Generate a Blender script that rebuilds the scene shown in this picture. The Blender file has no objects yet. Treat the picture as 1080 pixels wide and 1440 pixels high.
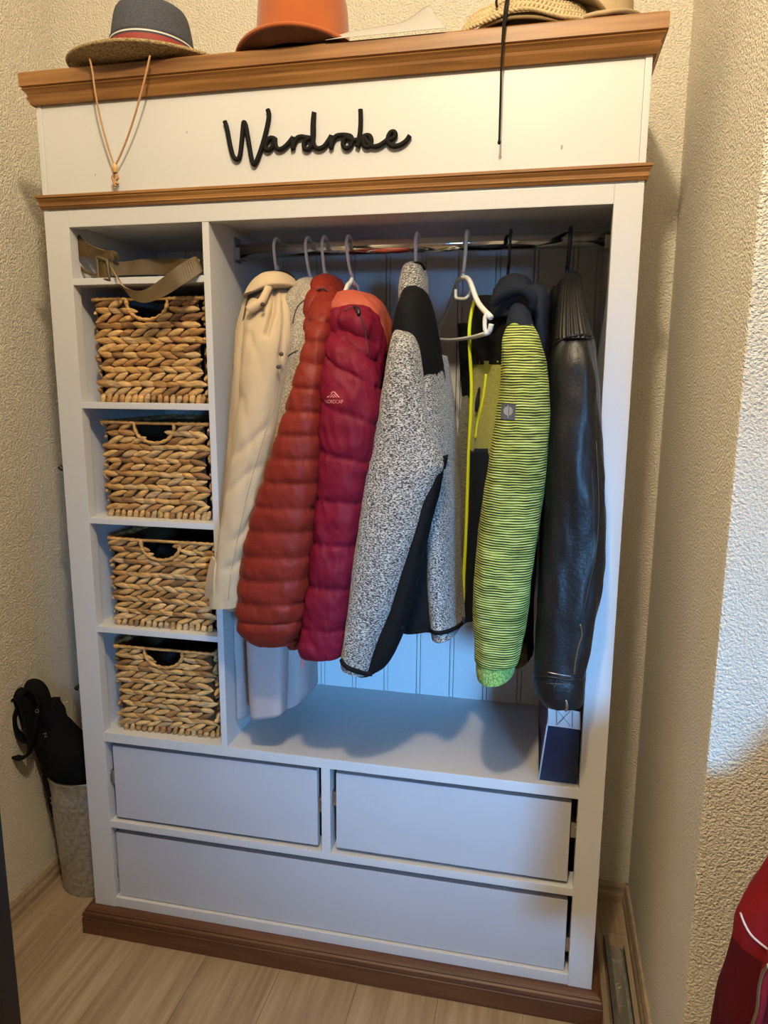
import bpy, bmesh, math, random
from math import sin, cos, pi, radians, sqrt
from mathutils import Vector, Matrix, noise
from mathutils.bvhtree import BVHTree

random.seed(7)
SC = bpy.context.scene
COL = SC.collection

# ------------------------------------------------------------------ camera
F_PX = 1015.64
CAM = Vector((1.0592, -1.4407, 1.3871))
_p, _r, _y = radians(-10.344), radians(0.322), radians(12.212)
FW = Vector((-sin(_y) * cos(_p), cos(_y) * cos(_p), sin(_p)))
_rr = Vector((cos(_y), sin(_y), 0))
_uu = _rr.cross(FW)
RT = _rr * cos(_r) + _uu * sin(_r)
UP = -_rr * sin(_r) + _uu * cos(_r)
cam_d = bpy.data.cameras.new('camera')
cam_d.sensor_fit = 'VERTICAL'
cam_d.sensor_height = 36.0
cam_d.lens = F_PX / 1440 * 36
cam_d.clip_start = 0.05
cam = bpy.data.objects.new('camera', cam_d)
COL.objects.link(cam)
cam.matrix_world = Matrix(((RT.x, UP.x, -FW.x, CAM.x), (RT.y, UP.y, -FW.y, CAM.y), (RT.z, UP.z, -FW.z, CAM.z), (0, 0, 0, 1)))
SC.camera = cam


def at(px, py, y):
    """point at depth y seen at photo pixel px, py"""
    d = FW + RT * ((px - 540) / F_PX) + UP * ((720 - py) / F_PX)
    return CAM + d * ((y - CAM.y) / d.y)


# ------------------------------------------------------------------ light
SC.view_settings.view_transform = 'Standard'
SC.view_settings.look = 'None'
SC.view_settings.exposure = 0.0
SC.view_settings.gamma = 1.0
SC.view_settings.use_curve_mapping = False
W = bpy.data.worlds.new('sky')
SC.world = W
W.use_nodes = True
W.node_tree.nodes['Background'].inputs[0].default_value = (0.45, 0.65, 1.0, 1)
W.node_tree.nodes['Background'].inputs[1].default_value = 0.5


def light(name, kind, loc, energy, col, **kw):
    l = bpy.data.lights.new(name, kind)
    l.energy = energy
    l.color = col
    for k, v in kw.items():
        setattr(l, k, v)
    o = bpy.data.objects.new(name, l)
    o.location = loc
    COL.objects.link(o)
    return o


light('ceiling_lamp', 'POINT', (0.93, -1.15, 2.57), 82, (1.0, 0.82, 0.55), shadow_soft_size=0.05)
WIN_W = 5.4
win = light('window_daylight', 'AREA', (3.05, -4.55, 1.42), WIN_W, (0.17, 0.50, 1.0), shape='RECTANGLE', size=.7, size_y=.7, spread=radians(20))
win.rotation_euler = (Vector((3.05, -4.55, 1.42)) - Vector((0.95, 0.0, 0.78))).to_track_quat('Z', 'Y').to_euler()


# ------------------------------------------------------------------ materials
def new_mat(name):
    m = bpy.data.materials.new(name)
    m.use_nodes = True
    nt = m.node_tree
    return m, nt, nt.nodes['Principled BSDF']


def coords(nt, scale, obj=True):
    tc = nt.nodes.new('ShaderNodeTexCoord')
    mp = nt.nodes.new('ShaderNodeMapping')
    mp.inputs['Scale'].default_value = scale
    nt.links.new(tc.outputs['Object'], mp.inputs[0])
    return mp.outputs[0]


def ntex(nt, vec, scale, detail=3, rough=.55):
    n = nt.nodes.new('ShaderNodeTexNoise')
    n.inputs['Scale'].default_value = scale
    n.inputs['Detail'].default_value = detail
    n.inputs['Roughness'].default_value = rough
    nt.links.new(vec, n.inputs['Vector'])
    return n.outputs['Fac']


def ramp(nt, fac, stops, interp='LINEAR'):
    r = nt.nodes.new('ShaderNodeValToRGB')
    r.color_ramp.interpolation = interp
    while len(r.color_ramp.elements) < len(stops):
        r.color_ramp.elements.new(0.5)
    for e, (p, c) in zip(r.color_ramp.elements, stops):
        e.position = p
        e.color = (*c, 1)
    nt.links.new(fac, r.inputs[0])
    return r.outputs[0]


def bump(nt, b, fac, strength, dist):
    n = nt.nodes.new('ShaderNodeBump')
    n.inputs['Strength'].default_value = strength
    n.inputs['Distance'].default_value = dist
    nt.links.new(fac, n.inputs['Height'])
    nt.links.new(n.outputs[0], b.inputs['Normal'])


def plain(name, col, rough=.5, metal=0.0, var=0.0, vscale=8, bscale=0, bstr=0.2, bdist=.002, sheen=0.0, spec=.5, stretch=(1, 1, 1)):
    m, nt, b = new_mat(name)
    b.inputs['Base Color'].default_value = (*col, 1)
    b.inputs['Roughness'].default_value = rough
    b.inputs['Metallic'].default_value = metal
    b.inputs['Specular IOR Level'].default_value = spec
    b.inputs['Sheen Weight'].default_value = sheen
    v = coords(nt, stretch)
    if var:
        f = ntex(nt, v, vscale)
        c0 = tuple(max(0, c * (1 - var)) for c in col)
        c1 = tuple(min(1, c * (1 + var)) for c in col)
        nt.links.new(ramp(nt, f, [(.3, c0), (.7, c1)]), b.inputs['Base Color'])
    if bscale:
        bump(nt, b, ntex(nt, v, bscale, 2), bstr, bdist)
    return m


def wood(name, c0, c1, c2, axis=0, rough=.45, grain=90):
    m, nt, b = new_mat(name)
    s = [grain, grain, grain]
    s[axis] = grain / 22
    v = coords(nt, tuple(s))
    f = ntex(nt, v, 1.0, 4, .6)
    s2 = [14, 14, 14]
    s2[axis] = 1.6
    v2 = coords(nt, tuple(s2))
    f2 = ntex(nt, v2, 1.0, 3)
    mx = nt.nodes.new('ShaderNodeMath')
    mx.operation = 'MULTIPLY_ADD'
    mx.inputs[1].default_value = .55
    nt.links.new(f, mx.inputs[0])
    mm = nt.nodes.new('ShaderNodeMath')
    mm.operation = 'MULTIPLY'
    mm.inputs[1].default_value = .45
    nt.links.new(f2, mm.inputs[0])
    nt.links.new(mm.outputs[0], mx.inputs[2])
    nt.links.new(ramp(nt, mx.outputs[0], [(.32, c0), (.5, c1), (.68, c2)]), b.inputs['Base Color'])
    b.inputs['Roughness'].default_value = rough
    bump(nt, b, f, .12, .001)
    return m


def speckle(name, c0, c1, scale, stretch, lo=.45, hi=.55, rough=.9, detail=2, bstr=.3, sheen=.2):
    m, nt, b = new_mat(name)
    v = coords(nt, stretch)
    f = ntex(nt, v, scale, detail, .6)
    nt.links.new(ramp(nt, f, [(lo, c0), (hi, c1)]), b.inputs['Base Color'])
    b.inputs['Roughness'].default_value = rough
    b.inputs['Sheen Weight'].default_value = sheen
    bump(nt, b, f, bstr, .002)
    return m


def striped(name, stops):
    """fine horizontal knit rows broken up by patches of dark yarn"""
    m, nt, b = new_mat(name)
    v = coords(nt, (1, 1, 1))
    w = nt.nodes.new('ShaderNodeTexWave')
    w.bands_direction = 'Z'
    w.inputs['Scale'].default_value = 66
    w.inputs['Distortion'].default_value = 2.2
    w.inputs['Detail'].default_value = 1
    w.inputs['Detail Scale'].default_value = .5
    nt.links.new(v, w.inputs['Vector'])
    f = ntex(nt, coords(nt, (34, 34, 420)), 1.0, 2)
    g = ntex(nt, coords(nt, (16, 16, 90)), 1.0, 1)
    mul = nt.nodes.new('ShaderNodeMath')
    mul.operation = 'MULTIPLY_ADD'
    mul.inputs[1].default_value = .42
    add = nt.nodes.new('ShaderNodeMath')
    add.operation = 'MULTIPLY_ADD'
    add.inputs[1].default_value = .55
    sub = nt.nodes.new('ShaderNodeMath')
    sub.operation = 'MULTIPLY_ADD'
    sub.inputs[1].default_value = .35
    sub.inputs[2].default_value = -.06
    nt.links.new(g, sub.inputs[0])
    nt.links.new(sub.outputs[0], add.inputs[2])
    nt.links.new(f, add.inputs[0])
    nt.links.new(add.outputs[0], mul.inputs[2])
    nt.links.new(w.outputs['Fac'], mul.inputs[0])
    nt.links.new(ramp(nt, mul.outputs[0], stops), b.inputs['Base Color'])
    b.inputs['Roughness'].default_value = .9
    b.inputs['Specular IOR Level'].default_value = .2
    bump(nt, b, mul.outputs[0], .4, .002)
    return m


def plaster(name, col, scale=120, strength=.55, dist=.005):
    m, nt, b = new_mat(name)
    v = coords(nt, (1, 1, 1))
    f = ntex(nt, v, scale, 3, .55)
    nt.links.new(ramp(nt, ntex(nt, v, 5, 2), [(.3, tuple(c * .96 for c in col)), (.7, col)]), b.inputs['Base Color'])
    b.inputs['Roughness'].default_value = .92
    b.inputs['Specular IOR Level'].default_value = .15
    bump(nt, b, f, strength, dist)
    return m


M = {}
M['plaster'] = plaster('rough plaster', (.89, .82, .69), 210, 1.0, .012)
M['far_wall'] = plain('far room paint', (.42, .40, .37), .9)
M['ceiling'] = plain('ceiling paint', (.86, .85, .82), .9)
M['white'] = plain('white paint', (.60, .60, .61), .42, var=.015, vscale=3, bscale=60, bstr=.03)
M['white_in'] = plain('white lacquer board', (.68, .685, .70), .5, bscale=40, bstr=.03)
M['drawer'] = plain('grey white drawer paint', (.49, .50, .54), .5, var=.03, vscale=6)
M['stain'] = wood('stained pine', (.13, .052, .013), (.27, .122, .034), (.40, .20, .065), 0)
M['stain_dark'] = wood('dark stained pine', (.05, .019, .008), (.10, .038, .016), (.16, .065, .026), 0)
M['floor'] = wood('oak laminate', (.20, .135, .08), (.33, .24, .155), (.46, .355, .245), 1, .45, 60)
M['skirting'] = wood('oak skirting', (.26, .19, .12), (.36, .27, .18), (.45, .35, .24), 0, .5)
M['chrome'] = plain('chrome', (.72, .72, .74), .12, 1.0)
M['steel'] = plain('steel', (.42, .42, .42), .3, 1.0, var=.2, vscale=30)
M['zinc'] = plain('galvanised zinc', (.46, .45, .41), .38, .7, var=.3, vscale=90)
M['white_plastic'] = plain('white plastic', (.78, .77, .74), .35)
M['black_plastic'] = plain('black plastic', (.012, .012, .013), .35)
M['black'] = plain('matte black', (.007, .0065, .0065), .75, spec=.2)
M['black_fabric'] = plain('black fabric', (.005, .005, .0055), .9, bscale=300, bstr=.2, spec=.15)
M['black_door'] = plain('black lacquer', (.006, .006, .009), .45)
M['trench'] = plain('beige cotton', (.52, .395, .245), .85, var=.05, vscale=14, bscale=500, bstr=.12, sheen=.1)
M['trench_shade'] = plain('shaded beige cotton', (.40, .345, .345), .85, var=.05, vscale=14, bscale=500, bstr=.1)  # trench beige with the cool shade of the lower panels put into its colour
M['trench_dark'] = plain('trench lining', (.075, .055, .045), .8)
M['wool'] = speckle('oatmeal wool', (.17, .14, .105), (.46, .40, .31), 420, (1, 1, .8), .38, .62)
M['rust'] = plain('rust nylon', (.19, .019, .011), .5, var=.14, vscale=22, bscale=130, bstr=.3, bdist=.003, spec=.2)
M['rust_dark'] = plain('rust lining', (.07, .01, .01), .7)
M['burgundy'] = plain('burgundy nylon', (.165, .0065, .022), .55, var=.14, vscale=18, bscale=110, bstr=.3, bdist=.003, spec=.15)
M['coral'] = plain('coral lining', (.44, .085, .045), .6, var=.1, vscale=20)
M['pink'] = plain('pink print', (.62, .22, .2), .6)
M['heather'] = speckle('heather grey fleece', (.026, .026, .028), (.56, .53, .48), 1.0, (240, 240, 520), .43, .61, detail=3)
M['heather_dark'] = speckle('dark heather fleece', (.016, .015, .014), (.36, .33, .27), 1.0, (240, 240, 520), .42, .62, detail=3)
M['softshell'] = plain('black softshell', (.0045, .0045, .005), .85, bscale=400, bstr=.1, spec=.2)
M['lime'] = striped('lime space dyed knit', [(.45, (.020, .028, .016)), (.58, (.13, .17, .035)), (.71, (.42, .48, .10)), (.86, (.56, .62, .20))])
M['lime_dark'] = speckle('dim lime knit', (.012, .014, .008), (.22, .23, .03), 1.0, (34, 34, 560), .44, .6, detail=2)
M['lime_mesh'] = speckle('yellow mesh knit', (.16, .16, .006), (.46, .46, .015), 700, (1, 1, 1), .4, .6, detail=1)
M['lime_rib'] = speckle('green rib knit', (.10, .24, .05), (.34, .52, .12), 1.0, (420, 420, 260), .4, .6, detail=1)
M['neon'] = plain('neon yellow tape', (.72, .80, .01), .5)
M['navy'] = plain('navy softshell', (.012, .016, .027), .85, var=.2, vscale=12, spec=.2)
M['patch'] = plain('slate patch', (.075, .08, .1), .6)
M['patch_mark'] = plain('grey print', (.24, .24, .26), .6)
M['leather'] = plain('black leather', (.008, .0075, .0075), .42, var=.3, vscale=25, bscale=150, bstr=.35, bdist=.002, spec=.38)
M['brass'] = plain('old brass', (.35, .27, .16), .35, 1.0)
M['straw'] = speckle('straw braid', (.17, .11, .045), (.44, .32, .16), 1.0, (230, 230, 500), .38, .6, bstr=.8, sheen=0)
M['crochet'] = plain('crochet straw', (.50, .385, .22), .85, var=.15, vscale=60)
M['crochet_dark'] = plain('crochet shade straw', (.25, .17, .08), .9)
M['denim'] = speckle('navy paper weave', (.025, .028, .04), (.10, .11, .14), 900, (1, 1, 1), .4, .62, bstr=.5, sheen=0)
M['band_red'] = plain('red ribbon', (.26, .035, .03), .7)
M['band_white'] = plain('white ribbon', (.62, .60, .56), .7)
M['band_navy'] = plain('navy ribbon', (.03, .03, .045), .7)
M['felt'] = plain('rust orange felt', (.36, .085, .016), .95, var=.06, vscale=30, sheen=.25, bscale=500, bstr=.1)
M['felt_in'] = plain('brown felt', (.16, .06, .03), .95, var=.1, vscale=30)
M['olive'] = plain('olive canvas', (.28, .22, .12), .9, var=.1, vscale=20, bscale=500, bstr=.1)
M['tan'] = plain('tan canvas', (.42, .31, .18), .9, var=.1, vscale=20)
M['cord_tan'] = plain('tan leather cord', (.46, .25, .12), .7)
M['bead'] = plain('wooden bead', (.6, .38, .14), .4)
M['paper'] = plain('grey card', (.42, .40, .38), .8)
M['belt'] = plain('olive brown leather', (.098, .062, .022), .55, var=.25, vscale=30, bscale=200, bstr=.1)
M['belt_edge'] = plain('belt edge', (.33, .24, .13), .7)
M['buckle'] = plain('leather covered buckle', (.10, .075, .035), .5)
M['liner'] = plain('basket lining', (.10, .055, .022), .9)
M['bag_blue'] = plain('blue bag film', (.012, .03, .085), .35, var=.3, vscale=7)
M['bag_side'] = plain('plum bag gusset', (.12, .045, .06), .4, var=.7, vscale=16)
M['bag_white'] = plain('white webbing', (.62, .64, .66), .7, bscale=500, bstr=.2)
M['leather_seam'] = plain('leather seam', (.035, .034, .034), .6)
M['stitch'] = plain('grey stitching', (.16, .17, .2), .8)
M['red'] = plain('red softshell', (.20, .008, .012), .85, var=.1, spec=.15)
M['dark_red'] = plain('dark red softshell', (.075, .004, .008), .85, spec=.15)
M['piping'] = plain('grey piping', (.5, .45, .46), .5)
M['bin_bag'] = plain('black film', (.015, .015, .018), .18)
M['dark_cloth'] = plain('charcoal cloth', (.03, .03, .034), .9, bscale=40, bstr=.4, bdist=.01)
M['glass'] = plain('window glass', (.8, .9, 1.0), .05)
M['dent'] = plain('bare wood dent', (.40, .34, .24), .7)
STRAND = []
for i, c in enumerate([(.52, .295, .10), (.38, .19, .06), (.60, .37, .15), (.235, .115, .042), (.46, .30, .145)]):
    STRAND.append(plain('water hyacinth %d' % i, c, .55, var=.45, vscale=70, bscale=260, bstr=.5, bdist=.003, stretch=(.5, .5, 2.2)))


# ------------------------------------------------------------------ mesh helpers
def link(o, parent=None):
    COL.objects.link(o)
    if parent is not None:
        o.parent = parent
        o.matrix_parent_inverse = parent.matrix_world.inverted()
    return o


def mesh(name, vs, fs, mat, parent=None, smooth=True, mi=None):
    me = bpy.data.meshes.new(name)
    me.from_pydata([tuple(v) for v in vs], [], fs)
    mats = mat if isinstance(mat, (list, tuple)) else [mat]
    for m in mats:
        me.materials.append(m)
    if smooth:
        me.polygons.foreach_set('use_smooth', [True] * len(me.polygons))
    if mi:
        me.polygons.foreach_set('material_index', mi)
    me.update()
    return link(bpy.data.objects.new(name, me), parent)


def bmobj(name, bm, mat, parent=None, smooth=False):
    me = bpy.data.meshes.new(name)
    bm.to_mesh(me)
    bm.free()
    mats = mat if isinstance(mat, (list, tuple)) else [mat]
    for m in mats:
        me.materials.append(m)
    if smooth:
        me.polygons.foreach_set('use_smooth', [True] * len(me.polygons))
    return link(bpy.data.objects.new(name, me), parent)


def add_box(bm, x0, x1, y0, y1, z0, z1, bev=0.0):
    r = bmesh.ops.create_cube(bm, size=1.0)
    vs = r['verts']
    for v in vs:
        v.co = Vector((x0 + (v.co.x + .5) * (x1 - x0), y0 + (v.co.y + .5) * (y1 - y0), z0 + (v.co.z + .5) * (z1 - z0)))
    if bev:
        es = list({e for v in vs for e in v.link_edges})
        bmesh.ops.bevel(bm, geom=es, offset=bev, segments=2, affect='EDGES', profile=.7)


def box(name, x0, x1, y0, y1, z0, z1, mat, parent=None, bev=0.0015):
    bm = bmesh.new()
    add_box(bm, x0, x1, y0, y1, z0, z1, bev)
    return bmobj(name, bm, mat, parent)


def empty(name, loc=(0, 0, 0)):
    o = bpy.data.objects.new(name, None)
    o.location = loc
    o.empty_display_size = .05
    COL.objects.link(o)
    bpy.context.view_layer.update()
    return o


def tag(o, label, cat, group=None, kind=None):
    if label:
        o['label'] = label
    if cat:
        o['category'] = cat
    if group:
        o['group'] = group
    if kind:
        o['kind'] = kind
    return o


def cr(p0, p1, p2, p3, t):
    return 0.5 * ((2 * p1) + (p2 - p0) * t + (2 * p0 - 5 * p1 + 4 * p2 - p3) * t * t + (3 * p1 - p0 - 3 * p2 + p3) * t ** 3)


def spline(pts, sub, closed=False):
    n = len(pts)
    out = []
    rng = n if closed else n - 1
    for i in range(rng):
        if closed:
            a, b, c, d = pts[i - 1], pts[i], pts[(i + 1) % n], pts[(i + 2) % n]
        else:
            a, b, c, d = pts[max(i - 1, 0)], pts[i], pts[i + 1], pts[min(i + 2, n - 1)]
        for k in range(sub):
            out.append(cr(a, b, c, d, k / sub))
    if not closed:
        out.append(pts[-1] * 1.0)
    return out


def tube_data(path, r, n=8, closed=False, flat=1.0, flat_axis=None):
    """round tube along a list of Vectors; r is a number or a list"""
    m = len(path)
    vs, fs = [], []
    prev = None
    for i, p in enumerate(path):
        if closed:
            t = path[(i + 1) % m] - path[i - 1]
        else:
            t = path[min(i + 1, m - 1)] - path[max(i - 1, 0)]
        if t.length < 1e-9:
            t = Vector((0, 0, 1))
        t.normalize()
        if flat_axis is not None:
            b = Vector(flat_axis)
            a = t.cross(b)
            if a.length < 1e-6:
                a = Vector((1, 0, 0))
            a.normalize()
            b = a.cross(t).normalized()
        else:
            if prev is None:
                ref = Vector((0, 1, 0)) if abs(t.y) < .9 else Vector((1, 0, 0))
                a = t.cross(ref).normalized()
            else:
                a = (prev - t * prev.dot(t)).normalized()
            prev = a
            b = t.cross(a)
        rr = r[i] if isinstance(r, (list, tuple)) else r
        for k in range(n):
            th = 2 * pi * k / n
            vs.append(p + a * (cos(th) * rr) + b * (sin(th) * rr * flat))
    rng = m if closed else m - 1
    for i in range(rng):
        j = (i + 1) % m
        for k in range(n):
            l = (k + 1) % n
            fs.append((i * n + k, i * n + l, j * n + l, j * n + k))
    if not closed:
        fs.append(tuple(range(n - 1, -1, -1)))
        fs.append(tuple((m - 1) * n + k for k in range(n)))
    return vs, fs


def tube(name, path, r, mat, parent=None, n=8, closed=False, sub=0, flat=1.0, flat_axis=None):
    path = [Vector(p) for p in path]
    if sub:
        path = spline(path, sub, closed)
        if isinstance(r, (list, tuple)):
            rv = [Vector((x, 0, 0)) for x in r]
            r = [v.x for v in spline(rv, sub, closed)]
    vs, fs = tube_data(path, r, n, closed, flat, flat_axis)
    return mesh(name, vs, fs, mat, parent)


def ptube(name, pts, r, mat, parent=None, sub=5, n=8, **k):
    return tube(name, [at(*p) for p in pts], r, mat, parent, n=n, sub=sub, **k)


def proj(p):
    d = p - CAM
    z = d.dot(FW)
    return 540 + F_PX * d.dot(RT) / z, 720 - F_PX * d.dot(UP) / z


def on(px, py, objs, off=.001):
    """first surface of the given meshes met by the sight line of a photo pixel, lifted a little"""
    d = (FW + RT * ((px - 540) / F_PX) + UP * ((720 - py) / F_PX)).normalized()
    best = None
    for o in objs:
        if 'bvh' not in BV.setdefault(o.name, {}):
            BV[o.name]['bvh'] = BVHTree.FromPolygons([v.co[:] for v in o.data.vertices], [p.vertices[:] for p in o.data.polygons])
        h = BV[o.name]['bvh'].ray_cast(CAM, d)
        if h[0] is not None and (best is None or h[3] < best[3]):
            best = h
    if best is None:
        return None
    n = best[1] if best[1].dot(d) < 0 else -best[1]
    return best[0] + n * off


BV = {}


def otube(name, pts, r, mat, parent, objs, off=.0008, sub=4, n=8):
    """tube laid on the surface of other meshes"""
    P = [Vector((a, b, 0)) for a, b in pts]
    Q = [on(p.x, p.y, objs, off) for p in spline(P, sub)]
    Q = [q for q in Q if q is not None]
    if isinstance(r, (list, tuple)):
        rv = [v.x for v in spline([Vector((x, 0, 0)) for x in r], sub)][:len(Q)]
    else:
        rv = r
    vs, fs = tube_data(Q, rv, n)
    return mesh(name, vs, fs, mat, parent)


def drape(o, objs, off=.0005):
    """press a flat print onto the surface behind it, along the sight lines"""
    for v in o.data.vertices:
        h = on(*proj(v.co), objs, off)
        if h is not None:
            v.co = h
    return o


def smooth(x):
    x = max(0.0, min(1.0, x))
    return x * x * (3 - 2 * x)


def loft(name, rows, mat, parent, n=56, sub=6, pw=2.3, disp=None, wrinkle=.003, wscale=16, open_bottom=False, seed=0, matfn=None, inner=None, clamp=True):
    """rows: (photo row, left px, right px, depth y, half depth [, right row]) -> closed cloth volume"""
    L, R, D, PY = [], [], [], []
    for r in rows:
        py2 = r[5] if len(r) > 5 else r[0]
        yl, yr = r[3] if isinstance(r[3], tuple) else (r[3], r[3])
        L.append(at(r[1], r[0], yl))
        R.append(at(r[2], py2, yr))
        D.append(Vector((r[4], r[0], 0)))
    L, R, D = spline(L, sub), spline(R, sub), spline(D, sub)
    vs, fs, mi = [], [], []
    m = len(L)
    so = Vector((seed * 3.1, seed * 1.7, seed * 2.3))
    for i in range(m):
        mid = (L[i] + R[i]) / 2
        h = (R[i] - L[i]) / 2
        hn = h.normalized() if h.length > 1e-6 else Vector((1, 0, 0))
        dy = max(D[i].x, .001)
        for k in range(n):
            th = 2 * pi * k / n
            c, s = cos(th), sin(th)
            sx = math.copysign(abs(c) ** (2 / pw), c)
            sy = math.copysign(abs(s) ** (2 / pw), s)
            p = mid + h * sx + Vector((0, dy * sy, 0))
            out = (hn * c + Vector((0, s, 0))).normalized()
            d = 0.0
            if wrinkle:
                q = Vector((p.x * wscale * 1.6, p.y * wscale * 1.6, p.z * wscale * .55)) + so
                d += wrinkle * noise.noise(q) + wrinkle * .5 * noise.noise(q * 2.7)
            if disp:
                d += disp(k / n, D[i].y, p, c, s)
            p = p + out * d
            if clamp and p.y > -.005:
                p.x = min(max(p.x, .3815), 1.166)
                p.y = min(p.y, .384)
            vs.append(p)
    for i in range(m - 1):
        for k in range(n):
            l = (k + 1) % n
            fs.append((i * n + k, (i + 1) * n + k, (i + 1) * n + l, i * n + l))
            mi.append(matfn(k / n, (D[i].y + D[i + 1].y) / 2) if matfn else 0)
    # top cap
    ct = sum((vs[k] for k in range(n)), Vector()) / n
    vs.append(ct)
    for k in range(n):
        fs.append((len(vs) - 1, k, (k + 1) % n))
        mi.append(0)
    b0 = (m - 1) * n
    cb = sum((vs[b0 + k] for k in range(n)), Vector()) / n
    if open_bottom:
        up = (L[max(m - 8, 0)] + R[max(m - 8, 0)]) / 2
        base = len(vs)
        for k in range(n):
            vs.append(cb + (vs[b0 + k] - cb) * .86)
        for k in range(n):
            vs.append(up + (vs[b0 + k] - cb) * .7)
        vs.append(up)
        for k in range(n):
            l = (k + 1) % n
            fs.append((b0 + k, base + k, base + l, b0 + l)); mi.append(0)
            fs.append((base + k, base + n + k, base + n + l, base + l)); mi.append(1 if inner else 0)
            fs.append((base + n + k, base + 2 * n, base + n + l)); mi.append(1 if inner else 0)
    else:
        vs.append(cb)
        for k in range(n):
            fs.append((len(vs) - 1, b0 + (k + 1) % n, b0 + k))
            mi.append(0)
    mats = [mat] + ([inner] if inner else []) if not isinstance(mat, list) else mat
    return mesh(name, vs, fs, mats, parent, True, mi)


def quilt(seams, amp, curve=None, fine=.0012, seed=0):
    """baffles between stitched seams; curve(py) = sag of the seam across the piece in photo rows"""
    def f(u, py, p, c, s):
        q = py - (curve(py) * c if curve else 0.0)
        a = None
        for i in range(len(seams) - 1):
            if seams[i] <= q < seams[i + 1]:
                a = (q - seams[i]) / (seams[i + 1] - seams[i])
                L = (seams[i + 1] - seams[i])
                break
        if a is None:
            return 0.0
        e = min(a, 1 - a) * L          # rows from the nearest seam
        b = 1 - math.exp(-e / 3.2)
        near = math.exp(-e / 7.0)
        w = noise.noise(Vector((p.x * 120, p.y * 120, p.z * 18 + seed)))
        w2 = noise.noise(Vector((p.x * 24 + 5, p.y * 24, p.z * 30 + seed)))
        w3 = 1 - abs(noise.noise(Vector((p.x * 38, p.y * 38 + seed, p.z * 26 + p.x * 30)))) * 2
        w4 = noise.noise(Vector((p.x * 60, p.y * 60 + seed, p.z * 70)))
        return amp * (b - .8 + .35 * sin(pi * a)) + fine * (1.3 * w * near + 1.6 * w2 + .9 * w3 + .6 * w4)
    return f


def ribbon(name, top, bot, thick, mat, parent, sub=8, edge_mat=None):
    """flat strap between two edge lines of (px, py, y)"""
    a = spline([at(*p) for p in top], sub)
    b = spline([at(*p) for p in bot], sub)
    n = len(a)
    vs = []
    for i in range(n):
        t = a[min(i + 1, n - 1)] - a[max(i - 1, 0)]
        nn = t.cross(b[i] - a[i])
        nn = nn.normalized() if nn.length > 1e-9 else Vector((0, -1, 0))
        o = nn * thick * .5
        vs += [a[i] + o, b[i] + o, b[i] - o, a[i] - o]
    fs = [(0, 1, 2, 3), tuple(4 * (n - 1) + k for k in (3, 2, 1, 0))]
    mi = [1 if edge_mat else 0] * 2
    for i in range(n - 1):
        for k in range(4):
            l = (k + 1) % 4
            fs.append((4 * i + k, 4 * i + 4 + k, 4 * i + 4 + l, 4 * i + l))
            mi.append((1 if k in (1, 3) else 0) if edge_mat else 0)
    return mesh(name, vs, fs, [mat, edge_mat] if edge_mat else mat, parent, False, mi)


def text(name, body, size, center, normal, up, mat, parent, extrude=.0003, width=None):
    cu = bpy.data.curves.new(name, 'FONT')
    cu.body = body
    cu.size = size
    cu.extrude = extrude
    cu.align_x = 'CENTER'
    cu.align_y = 'CENTER'
    o = bpy.data.objects.new(name, cu)
    COL.objects.link(o)
    dg = bpy.context.evaluated_depsgraph_get()
    me = bpy.data.meshes.new_from_object(o.evaluated_get(dg))
    COL.objects.unlink(o)
    bpy.data.objects.remove(o)
    z = Vector(normal).normalized()
    x = Vector(up).cross(z).normalized()
    y = z.cross(x)
    c = Vector(center)
    sx = 1.0
    if width:
        ws = [v.co.x for v in me.vertices]
        sx = width / max(1e-6, max(ws) - min(ws))
    for v in me.vertices:
        q = v.co.copy()
        v.co = c + x * q.x * sx + y * q.y + z * q.z
    me.materials.clear()
    me.materials.append(mat)
    me.name = name
    return link(bpy.data.objects.new(name, me), parent)


# ------------------------------------------------------------------ room
XL, XR, YB, YP, ZC = -0.235, 1.342, 0.405, -0.285, 2.95


def struct(o):
    o['kind'] = 'structure'
    return o


fl = struct(box('floor', XL - .1, 4.1, -5.1, YB + .1, -.10, -.010, M['floor'], bev=0))
pm = {}
for i in range(12):
    x0 = XL - .02 + i * .19
    y = YB - random.uniform(.1, 1.0)
    segs = [(YB, y)]
    while y > -1.7:
        segs.append((y, y - 1.2))
        y -= 1.2
    for (a, b) in segs:
        bm = bmesh.new()
        add_box(bm, x0 + .0004, x0 + .1896, b + .0004, a - .0004, -.010, 0.0, .0006)
        o = bmobj('plank', bm, M['floor'], fl)
struct(box('wall_back', XL - .1, XR + .1, YB, YB + .1, 0, ZC, M['plaster'], bev=0))
struct(box('wall_left', XL - .1, XL, -5.0, YB, 0, ZC, M['plaster'], bev=0))
struct(box('wall_right', XR, 4.1, YP, YB + .1, 0, ZC, M['plaster'], bev=.006))
struct(box('wall_side', 4.0, 4.1, -5.0, YP, 0, ZC, M['far_wall'], bev=0))
struct(box('ceiling', XL - .1, 4.1, -5.1, YB + .1, ZC, ZC + .1, M['ceiling'], bev=0))
# front wall behind the camera with the window the daylight comes through
bm = bmesh.new()
for a in ((XL - .1, 2.45, 0, ZC), (3.65, 4.1, 0, ZC), (2.45, 3.65, 0, .72), (2.45, 3.65, 2.12, ZC)):
    add_box(bm, a[0], a[1], -5.1, -5.0, a[2], a[3])
struct(bmobj('wall_front', bm, M['far_wall']))


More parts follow.
